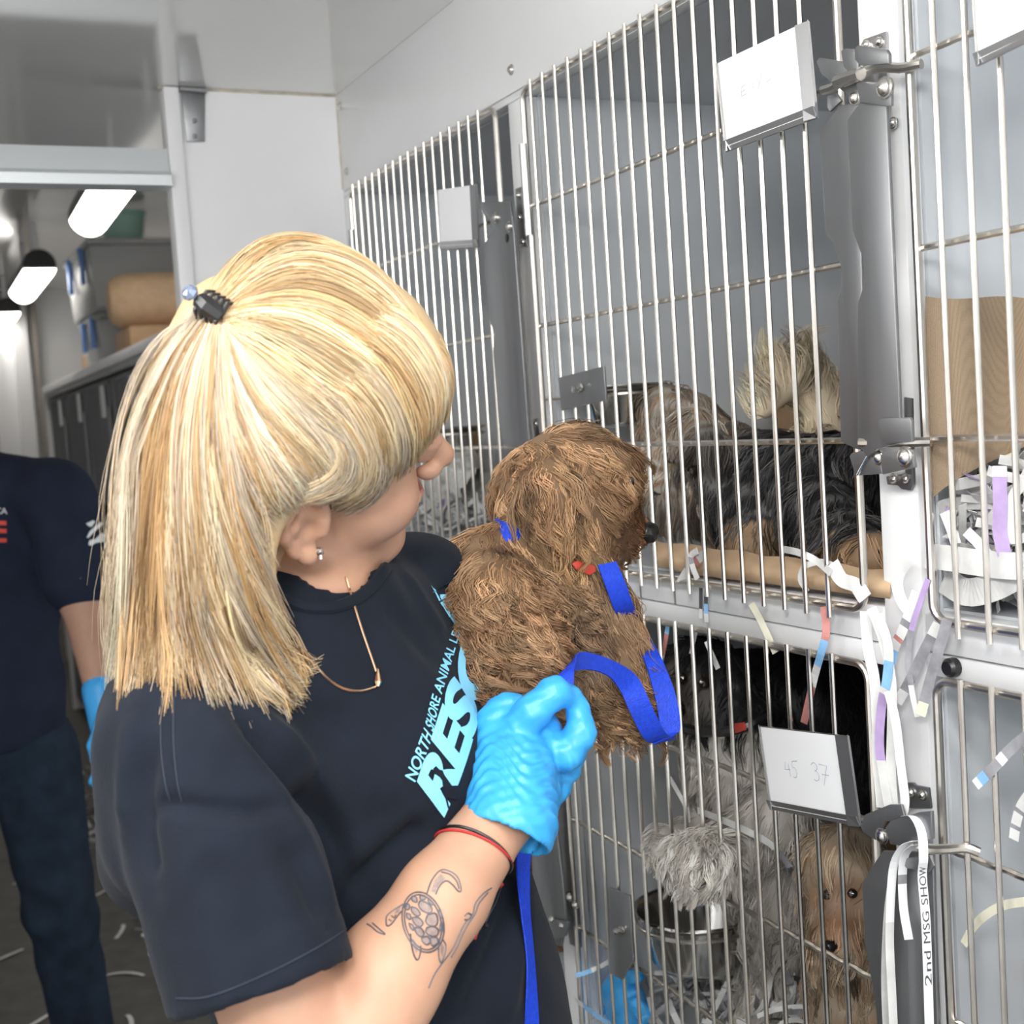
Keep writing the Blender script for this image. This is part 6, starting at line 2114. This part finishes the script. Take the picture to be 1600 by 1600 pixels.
tag(kp, 'brown honeycomb kraft paper sheet hanging in the upper right cage', 'paper')

# kraft strip along the front of the upper middle cage
g = []
for v in np.linspace(0, 1, 6):
    row = []
    for u in np.linspace(0, 1, 26):
        x = 1022 + (1391 - 1022) * u
        yt = 845 + 48 * u + 2 * math.sin(30 * u)
        yb = 890 + 45 * u - 6 * math.exp(-((u - 0.02) / 0.1) ** 2)
        row.append(onX(x, yt + (yb - yt) * v, 0.842 - 0.028 * math.sin(v * 2.2) + 0.0018 * math.sin(50 * u + 3 * v)))
    g.append(row)
kf = obj('kraft_strip', sheet_mesh('kraft_strip', g, None), mat('tan_kraft', (0.60, 0.42, 0.26), 0.75, var=0.07, scale=30, bump=0.2, bscale=90))
tag(kf, 'tan kraft paper folded over the front edge of the upper middle cage', 'paper')

# crumpled paper in the far cage
s = SDF(onX(705, 775, 0.90) - 0.13, onX(705, 775, 0.90) + 0.13, 0.005)
for i in range(7):
    s.ell(onX(*[(655, 770), (690, 745), (720, 730), (745, 770), (700, 790), (760, 800), (730, 760)][i], 0.90), (0.035, 0.045, 0.032 + 0.008 * (i % 2)), None, 0.01)
V_, Q_ = s.surface(0)
V_ = V_ + vnormals(V_, Q_) * (0.006 * np.sign(np.sin(V_ @ np.array([70, 50, 60.0]))) * np.abs(np.sin(V_ @ np.array([-45, 62, 80.0]))))[:, None]
o = obj('crumpled_paper', np_mesh('crumpled_paper', V_, Q_), mat('crumpled_newsprint', (0.62, 0.62, 0.58), 0.8, var=0.12, scale=18))
tag(o, 'crumpled sheet of newspaper in the far upper cage, behind her face', 'paper')

# crumpled blue glove on the floor of the lower middle cage
s = SDF(onX(965, 1570, 0.86) - 0.12, onX(965, 1570, 0.86) + 0.12, 0.004)
s.ell(onX(975, 1562, 0.86), (0.025, 0.040, 0.045), None, 0.012)
for a, b in (((945, 1570), (926, 1612)), ((965, 1580), (950, 1625)), ((985, 1585), (985, 1628)), ((1000, 1570), (1012, 1610)), ((960, 1545), (1000, 1525))):
    s.cone(onX(*a, 0.86), onX(*b, 0.855), 0.014, 0.010, 0.006)
V_, Q_ = s.surface(1)
V_ = V_ + vnormals(V_, Q_) * (0.003 * np.sin(V_ @ np.array([180, 120, 90.0])))[:, None]
o = obj('discarded_glove', np_mesh('discarded_glove', V_, Q_), M['glove'])
tag(o, 'crumpled blue glove on the floor of the lower middle cage', 'glove')

# ------------------------------------------------------------------ shredded newspaper
def shred_pts(c, L, n=7, flat=0.5, curlmax=2.2):
    d = norm(rng.normal(size=3) * np.array([1, 1, flat]))
    ax = norm(np.cross(d, rng.normal(size=3)))
    k = rng.uniform(-curlmax, curlmax) / n
    p, pts = np.array(c, float), []
    for _ in range(n):
        pts.append(p.copy())
        p = p + d * L / n
        d = norm(d + np.cross(ax, d) * k)
    pts = np.array(pts)
    pts += np.array(c) - pts.mean(0)
    return pts, ax


def pile(name, label, fn, n, mats, w=(0.005, 0.009), L=(0.04, 0.09), flat=0.5, group=None, zmin=None, curlmax=2.2, xmin=None, lim=None):
    mb = MB()
    face_m = []
    for i in range(n):
        pts, ax = shred_pts(fn(i), rng.uniform(*L), flat=flat, curlmax=curlmax)
        if zmin is not None:
            pts[:, 2] = np.maximum(pts[:, 2], zmin + 0.001 + 0.002 * rng.random())
        if xmin is not None:
            pts[:, 0] = np.maximum(pts[:, 0], xmin)
        if lim is not None:
            pts[:, 1] = np.clip(pts[:, 1], *lim)
        a = len(mb.f)
        mb.ribbon(pts, rng.uniform(*w), ax, 0.0005)
        face_m += [rng.choice(len(mats), p=np.array(mats_p[len(mats)]))] * (len(mb.f) - a)
    me = mb.mesh(name, smooth=False)
    for m_ in mats:
        me.materials.append(M[m_])
    me.polygons.foreach_set('material_index', np.array(face_m, np.int32))
    o = obj(name, me, None, kind='stuff')
    tag(o, label, 'shredded paper', group)
    return o


mats_p = {5: [0.70, 0.12, 0.06, 0.06, 0.06], 3: [0.72, 0.22, 0.06], 2: [0.75, 0.25]}


def heap(x0, x1, X0, X1, zb, hfn):
    def f(i):
        X = rng.uniform(X0, X1)
        px = rng.uniform(x0, x1)
        y = onX(px, 900, X)[1]
        return np.array([X, y, zb + hfn(px) * rng.random() ** 0.8])
    return f


ZU, ZL = 1.2545, 0.5875
pile('shredded_newspaper', 'heap of shredded newspaper on the floor of the upper right cage', heap(1450, 1680, 0.842, 0.98, ZU + 0.004, lambda x: 0.075 + 0.045 * (x > 1500)), 420,
     ['paper', 'paper_grey', 'paper_lilac', 'paper_cream', 'print_ink'], w=(0.006, 0.013), L=(0.05, 0.11), zmin=ZU + 0.001, xmin=0.828, lim=(0.25, 0.868))
pile('shredded_newspaper', 'shredded newspaper in the far upper cage beside her chin', heap(632, 775, 0.835, 0.98, ZU + 0.004, lambda x: 0.05), 170, ['paper', 'paper_grey', 'paper_lilac'], zmin=ZU + 0.001, xmin=0.828, lim=(1.70, 2.28))
pile('shredded_newspaper', 'dim heap of shredded newspaper in the lower middle cage', heap(985, 1330, 0.84, 1.1, ZL + 0.003, lambda x: 0.06 + 0.10 * math.exp(-((x - 1200) / 80) ** 2)), 420, ['paper', 'paper_grey', 'print_ink'], w=(0.005, 0.010), zmin=ZL + 0.001, xmin=0.828, lim=(1.0, 1.56))
pile('shredded_newspaper', 'shredded newspaper drift along the foot of the passage cages', lambda i: np.array([rng.uniform(0.55, 0.80), rng.uniform(3.4, 6.0), 0.004 + 0.03 * rng.random()]), 200, ['paper', 'paper_grey'], L=(0.06, 0.14), w=(0.008, 0.014), flat=0.15, zmin=0.001)

FL = [(0.30, 3.10), (0.42, 3.30), (0.22, 3.45), (0.46, 3.62), (0.35, 3.80), (0.50, 3.95), (0.18, 3.95), (0.40, 4.20), (0.10, 4.3), (0.52, 4.35), (0.30, 4.6), (0.46, 3.15)]
for i, (x, y) in enumerate(FL):
    a = rng.uniform(0, 3.14)
    pts = [np.array([x, y, 0.0015 + 0.004 * math.sin(3.1 * t)]) + np.array([math.cos(a + 0.3 * (t - 0.5)), math.sin(a + 0.3 * (t - 0.5)), 0]) * 0.11 * (t - 0.5) for t in np.linspace(0, 1, 7)]
    o = obj('paper_strip', MB().ribbon(pts, 0.012, np.array([-math.sin(a), math.cos(a), 0]), 0.0006).mesh('paper_strip', smooth=False), M['paper'])
    tag(o, 'white paper shred lying on the dark floor of the passage', 'paper strip', 'paper shreds on the passage floor')


def strip(label, px, X, w, segs, side=None, group='paper strips hanging from the cages', n=26):
    """one hanging strip: segs = [(material, end fraction)] printed stretches as parts"""
    q = catmull(px, n)
    Xs = catmull([[x] for x in X], n)[:, 0] if hasattr(X, '__len__') else np.full(n, X)
    pts = [onX(a, b, c) for (a, b), c in zip(q, Xs)]
    if side is None:
        t = np.gradient(np.array(pts), axis=0)
        tw = rng.uniform(-0.35, 0.35)
        side = [np.cross(norm(t[i]), norm(np.array([-1.0, -0.45 + tw, 0.1]))) for i in range(n)]
    o = None
    a = 0
    for m_, e in segs:
        b = max(a + 1, int(round(e * (n - 1))))
        me = MB().ribbon(pts[a:b + 1], w, side[a:b + 1], 0.0004).mesh('strip', smooth=False)
        if o is None:
            o = obj('paper_strip', me, M[m_])
            me.name = 'paper_strip'
            tag(o, label, 'paper strip', group)
        else:
            obj('printed_stretch', me, M[m_], o)
        a = b
    return o, pts, side


X1 = 0.788
strip('red and blue printed paper strip hanging under the upper middle cage', [(1287, 948), (1291, 985), (1283, 1020), (1272, 1060), (1256, 1130)], [0.80, 0.79, 0.79, 0.80, 0.81], 0.0075, [('paper_red', 0.35), ('paper_blue', 0.62), ('paper', 0.8), ('paper_red', 1.0)])
strip('white strip bundle hanging furthest left of the post', [(1352, 955), (1356, 1010), (1366, 1060), (1370, 1120), (1372, 1190), (1378, 1262)], 0.785, 0.010, [('paper', 1.0)])
strip('long pale strip with a lilac printed stretch, hanging before the post', [(1372, 960), (1388, 1010), (1386, 1060), (1378, 1100), (1374, 1160), (1380, 1210), (1390, 1268)], 0.780, 0.0095, [('paper', 0.25), ('paper_blue', 0.38), ('paper', 0.44), ('paper_lilac', 0.75), ('paper', 1.0)])
strip('white strip hanging from the kennel corner down to the latch', [(1362, 950), (1380, 1000), (1392, 1060), (1394, 1130), (1392, 1200), (1396, 1262)], 0.783, 0.009, [('paper', 1.0)])
strip('pale strip running down over the lower latch', [(1388, 1080), (1400, 1130), (1408, 1200), (1414, 1250), (1410, 1276)], 0.778, 0.008, [('paper', 1.0)])
strip('slanting strip with black and orange print on the post', [(1432, 925), (1420, 960), (1408, 990), (1398, 1010), (1392, 1035)], 0.796, 0.0095, [('paper', 0.3), ('paper_grey', 0.42), ('paper', 0.55), ('paper_red', 0.65), ('paper', 0.8), ('paper_blue', 1.0)])
strip('mauve strip curving down the white post', [(1450, 905), (1438, 940), (1424, 985), (1420, 1030), (1425, 1080), (1434, 1120)], 0.797, 0.0055, [('paper_lilac', 0.4), ('paper_grey', 0.75), ('paper', 1.0)])
strip('dark grey strip with a white tip, slanting left on the post', [(1466, 975), (1450, 1005), (1432, 1042), (1416, 1074), (1402, 1098)], 0.798, 0.009, [('paper', 0.15), ('paper_grey', 0.8), ('paper', 1.0)])
strip('dark grey strip with a cream tip, nearest the lower right door', [(1480, 968), (1470, 1005), (1458, 1045), (1447, 1085), (1438, 1118)], 0.796, 0.009, [('paper_grey', 0.85), ('paper_cream', 1.0)])
strip('curled white strip resting on the kraft paper beside the tan paw', [(1224, 858), (1250, 864), (1275, 876), (1298, 895)], [0.81, 0.80, 0.80, 0.79], 0.007, [('paper', 1.0)])
strip('looped white strip on the kraft paper near the right corner', [(1262, 925), (1250, 905), (1258, 885), (1285, 878), (1310, 890), (1330, 915), (1345, 940)], 0.80, 0.006, [('paper', 1.0)])
strip('white strip bunch at the lower right corner of the upper door', [(1300, 880), (1315, 905), (1338, 915), (1352, 935)], 0.798, 0.014, [('paper', 1.0)])
strip('cream strip poking below the rail into the lower cage', [(1174, 943), (1186, 965), (1198, 990), (1212, 1020)], 0.805, 0.0075, [('paper_cream', 1.0)])
strip('pink and blue strip hanging behind the bars beside the leash', [(1044, 975), (1040, 1000), (1036, 1020), (1033, 1034)], 0.825, 0.006, [('paper_blue', 0.2), ('paper_red', 0.7), ('paper', 1.0)])
strip('thin white strip behind the bars above the dark head', [(1089, 982), (1084, 1000), (1080, 1022)], 0.82, 0.005, [('paper', 1.0)])
strip('white strip slanting in front of the black fur', [(1104, 1002), (1112, 1022), (1122, 1045)], 0.825, 0.006, [('paper', 1.0)])
strip('dark printed strip hanging over the white rail, the left one', [(1095, 915), (1095, 940), (1095, 966)], 0.803, 0.005, [('print_ink', 0.7), ('paper', 1.0)])
strip('dark printed strip hanging over the white rail, the right one', [(1104, 915), (1103, 940), (1104, 972)], 0.803, 0.005, [('print_ink', 0.55), ('paper_blue', 0.8), ('paper', 1.0)])
strip('white printed strip curled round a bar on the kraft paper', [(1090, 905), (1082, 885), (1080, 868), (1090, 860)], 0.792, 0.007, [('paper', 0.4), ('paper_grey', 0.6), ('paper', 1.0)])
strip('colour printed strip beside the nose of the held dog', [(1062, 912), (1072, 895), (1084, 880), (1100, 866)], 0.80, 0.010, [('paper', 0.4), ('paper_blue', 0.6), ('paper_red', 0.8), ('paper', 1.0)])
strip('flat white cable-tie strip lying across the white dog', [(1090, 1266), (1130, 1282), (1170, 1300), (1205, 1320), (1235, 1355)], [0.83, 0.82, 0.82, 0.83, 0.85], 0.008, [('paper', 0.8), ('paper_grey', 1.0)])
strip('white strip curling down behind the bars beside the paw', [(1046, 1215), (1058, 1235), (1072, 1262), (1076, 1285)], 0.83, 0.006, [('paper', 1.0)])
strip('blue and white strip stuck through the bars near the hip, upper', [(900, 1524), (920, 1518), (942, 1508), (962, 1496)], [0.775, 0.79, 0.81, 0.83], 0.006, [('paper_blue', 0.4), ('paper', 1.0)])
strip('blue and white strip stuck through the bars near the hip, lower', [(898, 1560), (912, 1572), (932, 1586), (950, 1600)], [0.80, 0.79, 0.785, 0.78], 0.007, [('paper', 0.3), ('paper_blue', 1.0)])
strip('grey strip with a blue tip slanting across the lower right door', [(1604, 1150), (1578, 1172), (1552, 1200), (1524, 1227)], [0.79, 0.79, 0.788, 0.786], 0.009, [('paper_grey', 0.45), ('paper', 0.55), ('paper_grey', 0.8), ('paper_blue', 0.92), ('paper', 1.0)])
strip('pale curved strip by the red-brown dog', [(1610, 1408), (1570, 1414), (1540, 1430), (1520, 1450), (1506, 1476)], 0.81, 0.0075, [('paper_cream', 1.0)])
strip('printed strip at the right edge above the pale curved strip', [(1612, 1236), (1596, 1260), (1588, 1285), (1584, 1312)], 0.80, 0.009, [('paper', 0.4), ('paper_grey', 0.5), ('paper', 0.7), ('paper_grey', 0.8), ('paper', 1.0)])
strip('tall lilac strip standing in the heap of the upper right cage', [(1562, 728), (1562, 755), (1563, 790), (1562, 830), (1570, 868)], 0.815, 0.0115, [('paper', 0.18), ('paper_lilac', 1.0)])
strip('broad white strip lying across the heap in the upper right cage', [(1446, 868), (1480, 872), (1520, 878), (1570, 884), (1620, 884)], 0.812, 0.022, [('paper', 1.0)])
strip('broad white curled strip at the front of the upper right cage', [(1474, 905), (1510, 925), (1548, 918), (1585, 900), (1620, 884)], [0.835, 0.82, 0.818, 0.822, 0.83], 0.024, [('paper', 1.0)])
strip('white looped strip standing at the right of the lilac strip', [(1602, 752), (1584, 775), (1578, 815), (1580, 850)], 0.82, 0.009, [('paper', 1.0)])
strip('short white strip slanting on the heap, left', [(1476, 800), (1486, 825), (1494, 850)], 0.815, 0.009, [('paper', 1.0)])
strip('short white strip slanting on the heap, right', [(1510, 830), (1530, 850), (1544, 868)], 0.815, 0.009, [('paper', 1.0)])
strip('white folded strip hanging over the sill of the upper right cage', [(1424, 872), (1408, 890), (1402, 915), (1412, 945), (1430, 960)], 0.80, 0.010, [('paper', 1.0)])
# the two long straps tied to the lower latch
tie, tp, ts = strip('long white strap lettered 2nd MSG show, hanging from the lower latch', [(1414, 1275), (1428, 1276), (1440, 1300), (1443, 1340), (1441, 1370), (1446, 1430), (1449, 1500), (1452, 1600), (1454, 1660)],
                    [0.776, 0.764, 0.762, 0.762, 0.766, 0.767, 0.767, 0.767, 0.767], 0.0088, [('card', 1.0)], side=[CR * 0.95 + CF * 0.25] * 40, n=40)
strip('long unlettered white strap hanging left of the lettered one', [(1430, 1314), (1412, 1322), (1397, 1350), (1392, 1400), (1390, 1470), (1393, 1540), (1398, 1640)], [0.762, 0.762, 0.764, 0.766, 0.767, 0.767, 0.767], 0.0085, [('card', 0.6), ('paper', 1.0)], side=[CR * 0.95 + CF * 0.25] * 26)
strip('grey-edged white strap behind the unlettered one', [(1420, 1316), (1400, 1340), (1389, 1400), (1384, 1460), (1382, 1540), (1386, 1640)], 0.770, 0.0065, [('paper', 1.0)], side=[CR * 0.95 + CF * 0.25] * 26)
strip('short white strap end ending beside the lettered strap', [(1430, 1320), (1414, 1336), (1410, 1370), (1412, 1420), (1420, 1468)], [0.764, 0.768, 0.770, 0.770, 0.768], 0.0085, [('card', 0.5), ('paper_grey', 0.58), ('card', 1.0)], side=[CR * 0.95 + CF * 0.25] * 26)
bm = flat_text('2nd MSG SHOW', 0.0, 0.0, 1.0)
tt = np.array(tp)
for v in bm.verts:
    f_ = (0.80 - 0.36 * v.co.x) * (len(tp) - 1)
    i = int(f_)
    q = tt[i] * (1 - (f_ - i)) + tt[min(i + 1, len(tt) - 1)] * (f_ - i)
    sd = norm(CR * 0.95 + CF * 0.25)
    nrm = norm(np.cross(sd, UPV))
    if nrm @ CF > 0:
        nrm = -nrm
    v.co = q + sd * (0.5 - v.co.y) * 0.0066 + nrm * 0.0006
me = bpy.data.meshes.new('lettering')
bm.to_mesh(me)
bm.free()
obj('lettering', me, M['print_ink'], tie)
# black rubber stop on the sill rail
o = obj('rubber_stop', MB().lathe(onX(1492, 1042, D - 0.0005), (-1, 0, 0), [(0.0085, 0), (0.0085, 0.007), (0.006, 0.010), (0.0001, 0.0105)], 14).mesh('rubber_stop'), M['black'])
o['label'] = 'round black rubber stop'
o.parent = wr
# dark gap blocks of the joints in the rail
for px in (1001, 1054):
    a = onX(px, 930, D - 0.0008)
    obj('rail_joint', MB().box((D - 0.0010, a[1] - 0.0012, 1.2175), (D + 0.001, a[1] + 0.0012, 1.250)).mesh('rail_joint', smooth=False), M['seam'], wr)
